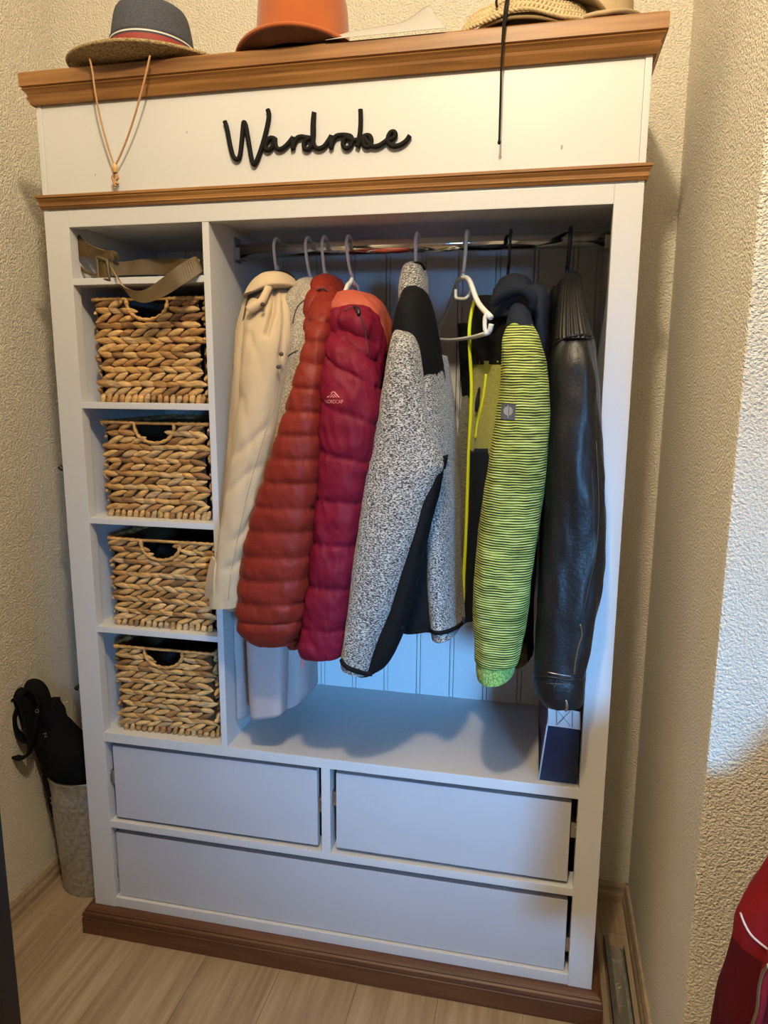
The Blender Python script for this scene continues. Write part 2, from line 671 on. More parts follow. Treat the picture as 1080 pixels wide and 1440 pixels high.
def skirting(name, pts, inward):
    prof = [(0, 0), (.014, 0), (.014, .018), (.010, .028), (.010, .04), (.006, .05), (0, .05)]
    vs, fs = [], []
    for p in pts:
        for (d, z) in prof:
            vs.append(Vector((p[0] + inward[0] * d, p[1] + inward[1] * d, z)))
    n = len(prof)
    for k in range(n):
        l = (k + 1) % n
        fs.append((k, l, n + l, n + k))
    fs += [tuple(range(n)), tuple(range(2 * n - 1, n - 1, -1))]
    return struct(mesh(name, vs, fs, M['skirting'], None, False))


skirting('baseboard_left', [(XL, YB), (XL, -3)], (1, 0))
skirting('baseboard_back', [(XL, YB), (XR, YB)], (0, -1))
skirting('baseboard_right', [(XR, YB), (XR, YP)], (-1, 0))
skirting('baseboard_front', [(XR, YP), (4.0, YP)], (0, -1))
d = box('door_1', -.10, .205, -.545, -.505, 0.005, 2.0, M['black_door'], bev=.002)
struct(d)
tube('door_handle', [(.15, -.505, 1.02), (.15, -.455, 1.02), (.06, -.455, 1.02)], .009, M['steel'], d)

# ------------------------------------------------------------------ wardrobe
WR = empty('wardrobe', (0.61, 0.19, 0))
tag(WR, 'white open-front wardrobe with stained wood mouldings, basket cubbies and drawers', 'wardrobe')
ZT = 1.703
DEP = .388
X0, X1, XLI, XRI, XD0, XD1 = 0.0, 1.22, .058, 1.169, .363, .378
box('post', X0, XLI, 0, .028, .07, 1.737, M['white'], WR)
box('post', XRI, X1, 0, .028, .07, 1.737, M['white'], WR)
box('side_panel', X0 + .002, .046, .028, DEP, .07, 1.96, M['white_in'], WR)
box('side_panel', 1.180, X1 - .002, .028, DEP, .07, 1.96, M['white_in'], WR)
box('top_rail', XLI, XRI, 0, .024, ZT, 1.737, M['white'], WR)
box('ceiling_board', .046, 1.18, .024, DEP, 1.715, 1.737, M['white_in'], WR)
box('fascia', .012, X1 - .012, .002, .022, 1.737, 1.95, M['white'], WR)
box('fascia_stile', X0, .0118, 0, .028, 1.737, 1.95, M['white'], WR)
box('fascia_stile', X1 - .0118, X1, 0, .028, 1.737, 1.95, M['white'], WR)
box('top_board', X0, X1, 0.022, DEP, 1.955, 2.0, M['white_in'], WR)
box('divider', XD0, XD1, .001, DEP - .006, .546, ZT + .012, M['white'], WR)
for zt, zb in ((1.599, 1.585), (1.335, 1.3215), (1.074, 1.0605), (.814, .800)):
    box('shelf', .046, XD0, .002, DEP - .006, zb, zt, M['white'], WR)
box('deck', .046, 1.18, .001, DEP, .522, .546, M['white'], WR)
box('middle_rail', .046, 1.18, .002, .06, .2915, .310, M['white'], WR)
box('bottom_rail', .046, 1.18, .002, .06, .07, .0965, M['white'], WR)
box('drawer_divider', .604, .625, .002, DEP - .01, .310, .522, M['white'], WR)
# beadboard back: one plank each
x = .046
i = 0
while x < 1.18 - .01:
    w = min(.09, 1.18 - x)
    bm = bmesh.new()
    add_box(bm, x + .0007, x + w - .011, DEP - .001, DEP + .010, .07, 1.72, .002)
    add_box(bm, x + w - .0095, x + w - .0007, DEP + .0005, DEP + .010, .07, 1.72, .002)
    bmobj('back_plank', bm, M['white_in'], WR)
    x += .09


def moulding(name, prof, z, back, mat):
    """profile of (overhang, height) swept around left return, front and right return"""
    vs, fs = [], []
    n = len(prof)
    for k in range(4):
        for (e, h) in prof:
            if k == 0:
                p = (X0 - e, back, z + h)
            elif k == 1:
                p = (X0 - e, -e, z + h)
            elif k == 2:
                p = (X1 + e, -e, z + h)
            else:
                p = (X1 + e, back, z + h)
            vs.append(Vector(p))
    for k in range(3):
        for a in range(n):
            b = (a + 1) % n
            fs.append((k * n + a, k * n + b, (k + 1) * n + b, (k + 1) * n + a))
    fs += [tuple(range(n - 1, -1, -1)), tuple(3 * n + a for a in range(n))]
    o = mesh(name, vs, fs, mat, WR, False)
    bm = bmesh.new()
    bm.from_mesh(o.data)
    bmesh.ops.recalc_face_normals(bm, faces=bm.faces)
    bm.to_mesh(o.data)
    bm.free()
    return o


moulding('cornice', [(-.015, 0), (.006, 0), (.008, .004), (.011, .010), (.0125, .0135), (.010, .015), (.011, .019), (.015, .025), (.0185, .0285), (.0165, .031), (.021, .033), (.021, .057), (.018, .060), (-.015, .060)], 1.944, DEP + .01, M['stain'])
moulding('waist_moulding', [(-.004, 0), (.003, 0), (.005, .004), (.007, .006), (.0055, .008), (.006, .013), (.009, .018), (.0095, .0195), (.008, .0205), (.011, .022), (.011, .026), (.009, .0275), (-.004, .0275)], 1.7405, .1, M['stain'])
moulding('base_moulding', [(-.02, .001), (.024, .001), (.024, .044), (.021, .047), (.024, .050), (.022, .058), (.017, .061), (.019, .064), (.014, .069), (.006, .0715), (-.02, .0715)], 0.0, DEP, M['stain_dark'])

# small dents on the fascia paint
for (px, py, s) in ((263, 186, 1), (790, 207, 1.6), (134, 246, 1)):
    c = at(px, py, .002)
    bm = bmesh.new()
    bmesh.ops.create_icosphere(bm, subdivisions=1, radius=.002 * s)
    for v in bm.verts:
        v.co = Vector((v.co.x * .8, v.co.y * .15, v.co.z * 1.4)) + c + Vector((0, -.0002, 0))
    bmobj('dent', bm, M['dent'], WR)


def drawer(x0, x1, z0, z1, tilt, runners):
    bm = bmesh.new()
    add_box(bm, x0 + .012, x0 + .024, .03, .36, z0 + .01, z1 - .012)
    add_box(bm, x1 - .024, x1 - .012, .03, .36, z0 + .01, z1 - .012)
    add_box(bm, x0 + .024, x1 - .024, .348, .36, z0 + .01, z1 - .012)
    add_box(bm, x0 + .024, x1 - .024, .03, .348, z0 + .01, z0 + .018)
    dr = bmobj('drawer', bm, M['stain_dark'], WR)
    bm = bmesh.new()
    add_box(bm, x0, x1, .010, .028, z0, z1, .0015)
    for v in bm.verts:
        if v.co.x > (x0 + x1) / 2:
            v.co.z += tilt
    bmobj('drawer_front', bm, M['drawer'], dr)
    for (xa, xb, zc) in runners:
        bm = bmesh.new()
        add_box(bm, xa, xb, .016, .34, zc - .018, zc + .018, .001)
        xm = (xa + xb) / 2
        add_box(bm, xm - .0015, xm + .0015, .012, .016, zc - .010, zc + .010, .0005)
        bmobj('runner', bm, M['steel'], dr)
    return dr


drawer(.072, .592, .318, .508, .001, [(.047, .071, .42), (.593, .603, .42)])
drawer(.637, 1.156, .321, .509, -.002, [(.626, .636, .44), (1.158, 1.178, .44)])
drawer(.066, 1.160, .0985, .274, 0.0, [(.047, .065, .16), (1.161, 1.178, .16)])

# clothes rail
RY, RZ = .14, 1.668
rail = tube('clothes_rail', [(XD1, RY, RZ), (1.18, RY, RZ)], .0145, M['chrome'], WR, n=20)
rail.data.polygons.foreach_set('use_smooth', [True] * len(rail.data.polygons))
tube('inner_rail', [(XD1 + .03, RY, RZ), (1.12, RY, RZ)], .0158, M['chrome'], rail, n=20)
for xx, sg in ((XD1, 1), (1.18, -1)):
    bm = bmesh.new()
    add_box(bm, min(xx, xx + sg * .003), max(xx, xx + sg * .003), RY - .017, RY + .017, RZ - .026, RZ + .028, .001)
    a, b = sorted((xx, xx + sg * .014))
    add_box(bm, a, b, RY - .019, RY - .0155, RZ - .018, RZ + .005, .001)
    add_box(bm, a, b, RY - .019, RY + .019, RZ - .021, RZ - .017, .001)
    bmobj('rail_bracket', bm, M['steel'], rail)

# two black coat hooks on the outer left side
for (z, up) in ((1.178, 1), (.645, -1)):
    hk = tube('coat_hook', [(0.002, .035, z), (-.014, .033, z), (-.024, .030, z + .002 * up), (-.03, .03, z + .008 * up)], [.006, .0055, .005, .0065], M['black_plastic'], WR, sub=4)

# ------------------------------------------------------------------ script lettering
SG = empty('lettering_sign', tuple(at(447, 230, -.001)))
tag(SG, 'black script lettering reading Wardrobe on the white fascia', 'sign')


def stroke(pts, name='letter'):
    # crop pixels at 3.6x, origin (300, 140)
    P = [at(300 + a / 3.6, 140 + b / 3.6, -.004) for a, b in pts]
    tube(name, P, .0046, M['black'], SG, n=12, sub=6)


stroke([(58, 110), (70, 150), (85, 230), (100, 285), (118, 302), (134, 285), (145, 200), (152, 125), (158, 118), (166, 140), (180, 220), (194, 300), (206, 328), (222, 305), (250, 225), (272, 140), (282, 80), (275, 50)])
stroke([(312, 200), (290, 195), (268, 218), (264, 248), (280, 256), (300, 235), (312, 196), (314, 225), (325, 250), (350, 248), (380, 222), (405, 190)])
stroke([(404, 190), (402, 220), (404, 252), (408, 225), (425, 195), (448, 188)])
stroke([(448, 188), (470, 192), (488, 196), (468, 206), (458, 230), (464, 250), (482, 250), (500, 225), (508, 180), (508, 110), (510, 65), (504, 120), (503, 190), (512, 235), (532, 248), (560, 238), (585, 205), (598, 182)])
stroke([(597, 182), (595, 215), (597, 245), (602, 215), (622, 186), (648, 180)])
stroke([(648, 180), (676, 182), (664, 200), (656, 225), (668, 245), (690, 240), (703, 212), (696, 188), (676, 182), (690, 198), (715, 206), (740, 202)])
stroke([(745, 50), (746, 110), (742, 170), (730, 240), (740, 215), (765, 186), (790, 184), (800, 210), (790, 236), (770, 238), (760, 215), (765, 190), (785, 222), (812, 238), (845, 230), (880, 205)])
stroke([(880, 205), (905, 200), (922, 182), (915, 164), (897, 168), (884, 195), (888, 222), (910, 236), (945, 230), (975, 210), (995, 182)])

# ------------------------------------------------------------------ woven baskets
def lozenge(vs, fs, mi, c, t, up, out, ln, ht, th, slant, m):
    """one plump leaf strand: t along, up, out = outward"""
    a = t * cos(slant) + up * sin(slant)
    b = up * cos(slant) - t * sin(slant)
    base = len(vs)
    prof = [(-.5, .12), (-.34, .72), (-.08, 1.0), (.2, .92), (.42, .45), (.5, .08)]
    n = 6
    for (s, w) in prof:
        bow = .10 * ht * sin(s * pi)
        for k in range(n):
            an = 2 * pi * k / n
            vs.append(c + a * (s * ln) + b * (cos(an) * ht * .5 * w + bow) + out * (sin(an) * th * w))
    for i in range(len(prof) - 1):
        for k in range(n):
            l = (k + 1) % n
            fs.append((base + i * n + k, base + i * n + l, base + (i + 1) * n + l, base + (i + 1) * n + k))
            mi.append(m)


def make_basket(label, x0, x1, yf, z0, h, yaw, rows, seed):
    rnd = random.Random(seed)
    depth = .31
    B = empty('wicker_basket', ((x0 + x1) / 2, yf + depth / 2, z0))
    tag(B, label, 'basket', 'woven storage baskets in the cubbies')
    w = x1 - x0
    xm = w / 2
    nw, nd = .049, .044
    # liner shell
    bm = bmesh.new()
    for a in ((.009, .015, .009, depth - .009), (w - .015, w - .009, .009, depth - .009)):
        add_box(bm, a[0], a[1], a[2], a[3], .006, h - .006)
    add_box(bm, .009, w - .009, depth - .015, depth - .009, .006, h - .006)
    add_box(bm, .009, w - .009, .009, depth - .009, .003, .009)
    pts = [(.009, .006), (w - .009, .006), (w - .009, h - .006), (xm + nw, h - .006)]
    for k in range(1, 12):
        an = pi * k / 12
        pts.append((xm + nw * cos(an) ** 1 if True else 0, h - .006 - nd * sin(an) ** .8))
    pts += [(xm - nw, h - .006), (.009, h - .006)]
    f = bm.faces.new([bm.verts.new((px, .009, pz)) for px, pz in pts])
    r = bmesh.ops.extrude_face_region(bm, geom=[f])
    for v in r['geom']:
        if isinstance(v, bmesh.types.BMVert):
            v.co.y += .006
    bmesh.ops.recalc_face_normals(bm, faces=bm.faces)
    objs = [bmobj('liner', bm, M['liner'])]
    # perimeter: left back -> left front -> right front -> right back
    per = [Vector((0, depth, 0)), Vector((0, 0, 0)), Vector((w, 0, 0)), Vector((w, depth, 0)), Vector((0, depth, 0))]
    rh = h / rows
    for r in range(rows):
        vs, fs, mi = [], [], []
        zc = (r + .5) * rh
        sl = radians(15) * (1 if r % 2 else -1)
        for e in range(4):
            a, b = per[e], per[e + 1]
            t = (b - a).normalized()
            out = Vector((t.y, -t.x, 0))
            L = (b - a).length
            step = .0265 if r > 0 else .015
            cnt = max(3, int(L / step))
            off = rnd.uniform(-.3, .3)
            for k in range(cnt + 1):
                s = (k + off) / cnt * L
                if s < .004 or s > L - .004:
                    continue
                ln = step * rnd.uniform(1.45, 1.9)
                s = min(max(s, ln * .40), L - ln * .40)
                c = a + t * s + Vector((0, 0, zc + rnd.uniform(-.0012, .0012)))
                if e == 1:
                    dx = (c.x - xm) / nw
                    zz = h - zc
                    lim = nd * sqrt(max(0, 1 - dx * dx)) if abs(dx) < 1 else 0
                    if abs(dx) < 1.08 and zz < lim + rh * .35:
                        continue
                ht = rh * rnd.uniform(.86, 1.1)
                lozenge(vs, fs, mi, c + out * (-.003 + rnd.uniform(-.001, .0015)), t, Vector((0, 0, 1)), out, ln, ht, .0058 * rnd.uniform(.8, 1.25), (sl if r > 0 else radians(60)) + rnd.uniform(-.15, .15), rnd.choice([0, 0, 0, 1, 1, 2, 2, 3, 4]))
        objs.append(mesh('braid', vs, fs, STRAND, None, True, mi))
    # rim and notch edging
    rim = [Vector((xm - nw, 0, h)), Vector((.003, 0, h + .001)), Vector((0, .004, h + .001)), Vector((0, depth, h)), Vector((w, depth, h)), Vector((w, .004, h + .001)), Vector((w - .003, 0, h)), Vector((xm + nw, 0, h))]
    pth = []
    for i in range(len(rim) - 1):
        m = max(1, int((rim[i + 1] - rim[i]).length / .006))
        for k in range(m):
            pth.append(rim[i].lerp(rim[i + 1], k / m))
    pth.append(rim[-1])
    for k in range(1, 24):
        an = pi * k / 24
        pth.append(Vector((xm + nw * cos(an), 0, h - nd * sin(an) ** .8)))
    rr = [.0042 + .0012 * sin(i * 2.4) for i in range(len(pth))]
    vs, fs = tube_data(pth, rr, 8, True)
    objs.append(mesh('rim', vs, fs, STRAND[0], None))
    # handle bar across the notch
    vs, fs = tube_data([Vector((xm - nw, .002, h)).lerp(Vector((xm + nw, .002, h)), k / 8) for k in range(9)], .0035, 8)
    objs.append(mesh('handle', vs, fs, STRAND[0], None))
    T = Matrix.Translation((x0, yf, z0)) @ Matrix.Rotation(yaw, 4, 'Z')
    for o in objs:
        o.data.transform(T)
        o.parent = B
        o.matrix_parent_inverse = B.matrix_world.inverted()
    return B


make_basket('woven basket in the top cubby, below the olive belt', .078, .343, .035, 1.3355, .222, 0, 14, 1)
make_basket('woven basket in the second cubby with shiny black film inside', .083, .346, .032, 1.0745, .215, 0, 14, 2)
make_basket('woven basket in the third cubby, level with the trench coat cuff', .089, .353, .022, .8145, .208, 0, 14, 3)
make_basket('darker woven basket in the lowest cubby, just above the drawers', .083, .338, .025, .5465, .212, radians(1.5), 14, 4)


def lump(name, x0, x1, y0, y1, z0, z1, mat, label, cat, seed, amp=.014, sc=22):
    bm = bmesh.new()
    bmesh.ops.create_icosphere(bm, subdivisions=5, radius=1)
    c = Vector(((x0 + x1) / 2, (y0 + y1) / 2, (z0 + z1) / 2))
    s = Vector(((x1 - x0) / 2, (y1 - y0) / 2, (z1 - z0) / 2))
    for v in bm.verts:
        d = v.co.normalized()
        q = Vector([math.copysign(abs(k) ** .6, k) for k in d])
        p = Vector((q.x * s.x, q.y * s.y, q.z * s.z))
        nz = noise.noise(p * sc + Vector((seed, 0, 0))) + .6 * abs(noise.noise(p * sc * 2.2 + Vector((0, seed, 0))))
        v.co = c + p + d * amp * (nz - .6)
    o = bmobj(name, bm, mat, None, True)
    return tag(o, label, cat)


lump('plastic_bag', .11, .32, .06, .30, 1.084, 1.262, M['bin_bag'], 'shiny black crumpled plastic seen through the handle hole of the second basket', 'plastic bag', 3, .02, 30)
lump('folded_garment', .115, .33, .05, .29, .824, .992, M['dark_cloth'], 'charcoal cloth seen through the handle hole of the third basket', 'clothing', 9)
lump('folded_garment', .11, .31, .055, .29, .557, .722, M['dark_cloth'], 'dark cloth seen through the handle hole of the lowest basket', 'clothing', 15)

# ------------------------------------------------------------------ belt in the top cubby
BT = empty('belt', tuple(at(190, 388, .06)))
tag(BT, 'olive brown leather belt looped in the top cubby above the baskets', 'belt')


def zp(a, b):   # crop px (4.696x, origin 70,300)
    return 70 + a / 4.696, 300 + b / 4.696


def rib(name, top, bot, ys, mat=None):
    return ribbon(name, [(*zp(*p), y) for p, y in zip(top, ys)], [(*zp(*p), y) for p, y in zip(bot, ys)], .003, mat or M['belt'], BT, 8, M['belt_edge'])


rib('strap', [(400, 318), (500, 318), (620, 302), (780, 297), (900, 300), (985, 302)], [(405, 412), (500, 408), (620, 405), (780, 405), (900, 408), (985, 410)], [.035, .05, .075, .09, .07, .03])
rib('strap_loop', [(385, 322), (425, 390), (480, 475), (560, 510), (640, 500), (740, 430), (850, 345), (945, 290), (975, 297)], [(400, 330), (440, 405), (500, 510), (560, 572), (640, 590), (760, 545), (880, 470), (1000, 390), (1003, 385)], [.012, -.01, -.03, -.04, -.04, -.035, -.025, .0, .012])
rib('strap_end', [(195, 140), (240, 190), (310, 228), (380, 252), (420, 290)], [(128, 212), (170, 268), (240, 290), (330, 300), (410, 312)], [.03, .032, .04, .05, .045])
rib('strap_tail', [(128, 225), (165, 300), (210, 350), (260, 390), (320, 400)], [(150, 300), (175, 350), (215, 385), (262, 408), (318, 412)], [.07, .06, .05, .045, .04])
rib('keeper', [(370, 250), (410, 245), (445, 262), (456, 305)], [(372, 268), (404, 272), (424, 285), (428, 312)], [.03, .022, .022, .03])
bk = [(*zp(310, 285), .01), (*zp(378, 312), .004), (*zp(396, 440), .002), (*zp(322, 428), .008)]
bv = [at(*p) for p in bk]
tube('buckle', sum([[bv[i].lerp(bv[(i + 1) % 4], k / 5) for k in range(5)] for i in range(4)], []), .0032, M['buckle'], BT, n=8, closed=True)
rib('buckle_strap', [(325, 308), (355, 315), (380, 322)], [(335, 425), (365, 430), (390, 432)], [.014, .01, .01])

# ------------------------------------------------------------------ hangers
def hook_path(px, pxb, pyb, dy=0.0, swing=0.0):
    c = at(px, 345, RY)
    b = at(pxb, pyb, RY + dy)
    zt = RZ + .0158
    pts = []
    for k in range(0, 9):
        an = radians(-35) + radians(215) * k / 8
        pts.append(Vector((c.x, RY + .0225 * cos(an), RZ + .0225 * sin(an) + .001)))
    return pts + [Vector((c.x + (b.x - c.x) * .3, RY - .016, RZ - .028)), Vector((c.x + (b.x - c.x) * .8, RY - .004, RZ - .055)), Vector((b.x, RY, b.z + .02)), b]


def hanger(label, px, pxb, pyb, mat, cat='hanger', half=.07, drop=.035, r=.0034, xtilt=0.0):
    H = empty('clothes_hanger', tuple(at(pxb, pyb, RY)))
    tag(H, label, cat, 'hangers on the clothes rail')
    p = hook_path(px, pxb, pyb)
    tube('hook', p, r, mat, H, sub=4)
    b = p[-1]
    a = [Vector((b.x - xtilt, RY - half, b.z - drop)), Vector((b.x, RY, b.z)), Vector((b.x + xtilt, RY + half, b.z - drop))]
    tube('shoulder_arm', [a[0], a[0].lerp(a[1], .5) + Vector((0, 0, .01)), a[1]], .0045, mat, H, sub=4)
    tube('shoulder_arm', [a[1], a[1].lerp(a[2], .5) + Vector((0, 0, .01)), a[2]], .0045, mat, H, sub=4)
    tube('cross_bar', [a[0], a[2]], .003, mat, H)
    return H


hanger('white hanger hook holding the beige trench coat', 390, 391, 388, M['white_plastic'])
hanger('white hanger hook holding the oatmeal wool coat', 434, 437, 402, M['white_plastic'])
hanger('white hanger hook holding the rust quilted jacket', 457, 458, 395, M['white_plastic'])
HB = hanger('white hanger hook with visible loop holding the burgundy padded jacket', 491, 495, 398, M['white_plastic'])
ptube('loop', [(495, 392, .125), (484, 416, .09), (487, 424, .09)], .0045, M['white_plastic'], HB)
ptube('loop', [(495, 394, .14), (503, 404, .16), (503, 420, .18)], .003, M['white_plastic'], HB)
hanger('white hanger hook holding the heather grey fleece jacket', 587, 585, 378, M['white_plastic'])
hanger('dark metal hanger hook holding the lime and navy jacket', 718, 714, 390, M['black_plastic'], r=.003)
hanger('black hanger hook holding the black leather jacket', 801, 797, 390, M['black_plastic'], r=.0042)

# the empty white hanger turned towards the viewer
HE = empty('clothes_hanger', tuple(at(651, 395, RY)))
tag(HE, 'empty white plastic hanger turned sideways beside the lime jacket', 'hanger', 'hangers on the clothes rail')
tube('hook', hook_path(657, 651, 394), .0038, M['white_plastic'], HE, sub=4)
ptube('shoulder_arm', [(650, 390, .13), (660, 394, .10), (672, 425, .02), (690, 446, -.05)], [.0045, .0052, .0055, .006], M['white_plastic'], HE)
ptube('shoulder_arm', [(654, 390, .15), (643, 396, .18), (632, 430, .26), (618, 462, .31)], [.0045, .0045, .004, .0045], M['white_plastic'], HE)
ptube('shoulder_end', [(618, 460, .31), (617, 466, .312), (617, 474, .312)], .005, M['white_plastic'], HE)
ptube('cross_bar', [(617, 477, .31), (635, 478, .20), (660, 475, .08), (680, 470, -.03), (688, 466, -.045), (691, 456, -.05)], [.0035, .0035, .0038, .0045, .005, .005], M['white_plastic'], HE)
ptube('notch', [(685, 441, -.045), (682, 448, -.043), (682, 462, -.042), (684, 468, -.042)], .0042, M['white_plastic'], HE)
ptube('centre_loop', [(659, 395, .11), (662, 404, .11), (660, 414, .12), (654, 420, .125), (644, 420, .145), (641, 417, .15), (641, 407, .15)], .0036, M['white_plastic'], HE)

# ------------------------------------------------------------------ trench coat
def groove(px, py, line, depth, width):
    """dent of the cloth along a polyline given in photo pixels"""
    best = 1e9
    for (x0, y0), (x1, y1) in zip(line, line[1:]):
        dx, dy = x1 - x0, y1 - y0
        t = max(0, min(1, ((px - x0) * dx + (py - y0) * dy) / (dx * dx + dy * dy)))
        best = min(best, math.hypot(px - x0 - t * dx, py - y0 - t * dy))
    return -depth * math.exp(-(best / width) ** 2)


def trench_folds(u, py, p, c, s):
    if s > .2:
        return 0.0
    px, qy = proj(p)
    d = groove(px, qy, [(388, 398), (384, 440), (374, 470)], .016, 3.5)
    d += groove(px, qy, [(398, 412), (402, 450), (396, 500)], .006, 4)
    d += groove(px, qy, [(330, 640), (352, 622), (376, 600)], .005, 5)
    d += groove(px, qy, [(322, 690), (345, 668), (366, 655)], .004, 4)
    d += groove(px, qy, [(340, 560), (356, 640), (350, 700)], .003, 6)
    d += groove(px, qy, [(330, 760), (346, 745), (360, 720)], .006, 5)
    d += groove(px, qy, [(318, 800), (338, 790), (352, 770)], .005, 5)
    d += groove(px, qy, [(350, 470), (362, 500), (372, 540)], .003, 6)
    return d


T = empty('trench_coat', tuple(at(375, 1012, .05)))
tag(T, 'beige cotton trench coat hanging at the left end of the rail', 'coat', 'garments on the clothes rail')
loft('body', [(402, 372, 404, .13, .03), (425, 362, 414, .13, .12), (470, 358, 418, .14, .17), (560, 352, 412, .14, .18), (680, 342, 402, .14, .18), (780, 337, 402, .15, .18), (828, 337, 404, .15, .18)], M['trench'], T, n=64, wrinkle=.006, seed=1)
loft('sleeve', [(398, 372, 400, .06, .02), (415, 356, 408, .03, .035), (440, 349, 411, .0, .045), (480, 347, 409, -.025, .05), (520, 343, 404, -.035, .05), (560, 339, 398, -.04, .05), (620, 332, 388, -.05, .05), (680, 322, 376, -.055, .05), (740, 312, 366, -.06, .05), (800, 304, 354, -.06, .047), (838, 299, 348, -.06, .046), (848, 299, 347, -.06, .046)], M['trench'], T, n=120, sub=12, wrinkle=.004, wscale=14, open_bottom=True, inner=M['trench_dark'], seed=2, disp=trench_folds)
loft('skirt_panel', [(835, 318, 352, .10, .05), (900, 320, 354, .10, .05), (960, 324, 357, .10, .05), (1000, 328, 356, .10, .05)], M['trench_shade'], T, n=32, wrinkle=.002, pw=3)
loft('skirt_panel', [(835, 346, 398, .0, .03), (900, 350, 402, .0, .03), (960, 353, 402, .0, .03), (1006, 356, 400, .0, .03, 1000)], M['trench_shade'], T, n=32, wrinkle=.002, pw=4)
loft('skirt_panel', [(835, 396, 420, .12, .06), (900, 399, 434, .12, .06), (960, 401, 438, .12, .06), (986, 402, 432, .12, .06, 978)], M['trench_shade'], T, n=32, wrinkle=.004, pw=2.6)
loft('skirt_panel', [(835, 410, 428, .20, .05), (900, 424, 440, .20, .05), (970, 424, 443, .20, .05, 966)], M['trench_shade'], T, n=32, wrinkle=.002, pw=2.6)
# collar, storm flap, shoulder strap
loft('collar', [(384, 382, 401, .07, .03), (388, 372, 408, .055, .05), (396, 361, 413, .045, .06), (406, 354, 414, .04, .064, 404), (420, 349, 392, .035, .06, 408)], M['trench'], T, n=56, sub=6, wrinkle=.002, seed=44)
loft('collar_stand', [(383, 386, 404, .16, .03), (388, 382, 410, .15, .05), (405, 380, 416, .13, .08), (440, 384, 418, .12, .08)], M['trench_dark'], T, n=32, wrinkle=.001)
ribbon('storm_flap', [(352, 404, .01), (346, 430, -.01), (340, 458, -.02), (333, 478, -.02)], [(374, 402, -.01), (360, 440, -.03), (352, 464, -.03), (335, 480, -.025)], .004, M['trench_dark'], T, 8, M['trench'])
ptube('shoulder_strap', [(384, 396, .01), (374, 412, -.03), (368, 424, -.045), (358, 431, -.055), (349, 437, -.06)], [.006, .0075, .0085, .010, .009], M['trench'], T, n=12)
ptube('shoulder_strap_end', [(376, 400, -.015), (370, 418, -.04), (364, 427, -.052), (371, 428, -.056)], .0045, M['trench'], T)
TS = [o for o in T.children if o.name.startswith('sleeve')]
otube('seam', [(395, 425), (397, 460), (393, 520), (386, 570), (372, 612), (352, 680), (338, 740), (326, 800), (321, 843)], .0010, M['tan'], T, TS, .0002)
ptube('belt_loop', [(343, 503, -.02), (334, 506, -.02), (330, 518, -.02), (334, 530, -.03), (341, 536, -.03)], [.0035, .004, .004, .004, .0035], M['trench_dark'], T)
ribbon('cuff_strap', [(299, 782, -.07), (294, 800, -.075), (290, 822, -.075), (289, 838, -.07)], [(304, 790, -.10), (302, 808, -.105), (301, 828, -.105), (302, 845, -.10)], .004, M['trench'], T, 6)
for (px, py) in ((370, 428), (396, 498), (392, 516)):
    b = at(px, py, -.068 if py < 450 else -.078)
    tube('button', [b, b + Vector((0, -.004, 0))], .004, M['trench_dark'], T, n=12)

# ------------------------------------------------------------------ wool coat
Wc = empty('wool_coat', tuple(at(420, 820, .1)))
tag(Wc, 'oatmeal tweed wool coat squeezed between the trench coat and rust jacket', 'coat', 'garments on the clothes rail')
loft('body', [(398, 428, 448, .13, .05), (415, 418, 456, .13, .11), (450, 412, 462, .14, .15), (560, 402, 455, .14, .16), (700, 395, 445, .14, .16), (800, 395, 440, .14, .16), (830, 396, 440, .14, .16)], M['wool'], Wc, n=56, wrinkle=.003, seed=3)
loft('sleeve', [(397, 430, 452, .07, .02), (410, 419, 460, .04, .035), (440, 411, 462, .02, .04), (480, 408, 455, .0, .045), (520, 405, 448, -.01, .045), (560, 398, 440, -.015, .045), (620, 386, 426, -.02, .045), (680, 373, 414, -.025, .045), (740, 362, 404, -.03, .045), (790, 352, 396, -.03, .045)], M['wool'], Wc, n=56, wrinkle=.004, seed=4)
loft('collar', [(394, 432, 450, .14, .05), (402, 424, 455, .12, .08), (420, 418, 458, .10, .08)], M['wool'], Wc, n=40, wrinkle=.002, seed=5)
WS = list(Wc.children)
otube('seam', [(412, 455), (417, 435), (426, 424), (438, 419), (448, 421)], .0014, M['trench_dark'], Wc, WS)
otube('seam', [(399, 516), (403, 505), (409, 498), (419, 493)], .0012, M['trench_dark'], Wc, WS)

# ------------------------------------------------------------------ rust quilted jacket
Rj = empty('quilted_jacket', tuple(at(390, 905, -.06)))
tag(Rj, 'rust red down jacket with narrow horizontal quilting', 'jacket', 'garments on the clothes rail')
RS = [405, 454, 483, 512, 546, 578, 610, 642, 675, 709, 741, 776, 808, 840, 866, 905]
loft('body', [(405, 450, 476, .12, .06), (430, 446, 486, .12, .14), (520, 440, 482, .13, .17), (640, 432, 474, .13, .17), (760, 428, 466, .13, .17), (860, 424, 460, .13, .17), (880, 428, 458, .13, .16)], M['rust'], Rj, n=72, sub=12, disp=quilt(RS, .005), wrinkle=.001, seed=6)
loft('sleeve', [(404, 450, 472, .04, .02), (418, 445, 477, .02, .035), (440, 440, 476, -.01, .045), (470, 436, 470, -.04, .05), (520, 424, 464, -.06, .055), (560, 412, 461, -.07, .057), (600, 399, 459, -.075, .06), (650, 383, 456, -.08, .06), (700, 367, 451, -.08, .06), (750, 353, 446, -.08, .06), (800, 344, 440, -.08, .06), (850, 339, 433, -.08, .06), (872, 340, 428, -.08, .058), (884, 343, 424, -.08, .053), (894, 352, 418, -.08, .046), (901, 360, 412, -.08, .040)], M['rust'], Rj, n=150, sub=14, pw=2.7, disp=quilt(RS, .0042, lambda py: 1.5, .0015, 2), wrinkle=.0006, seed=7, open_bottom=True, inner=M['rust_dark'])
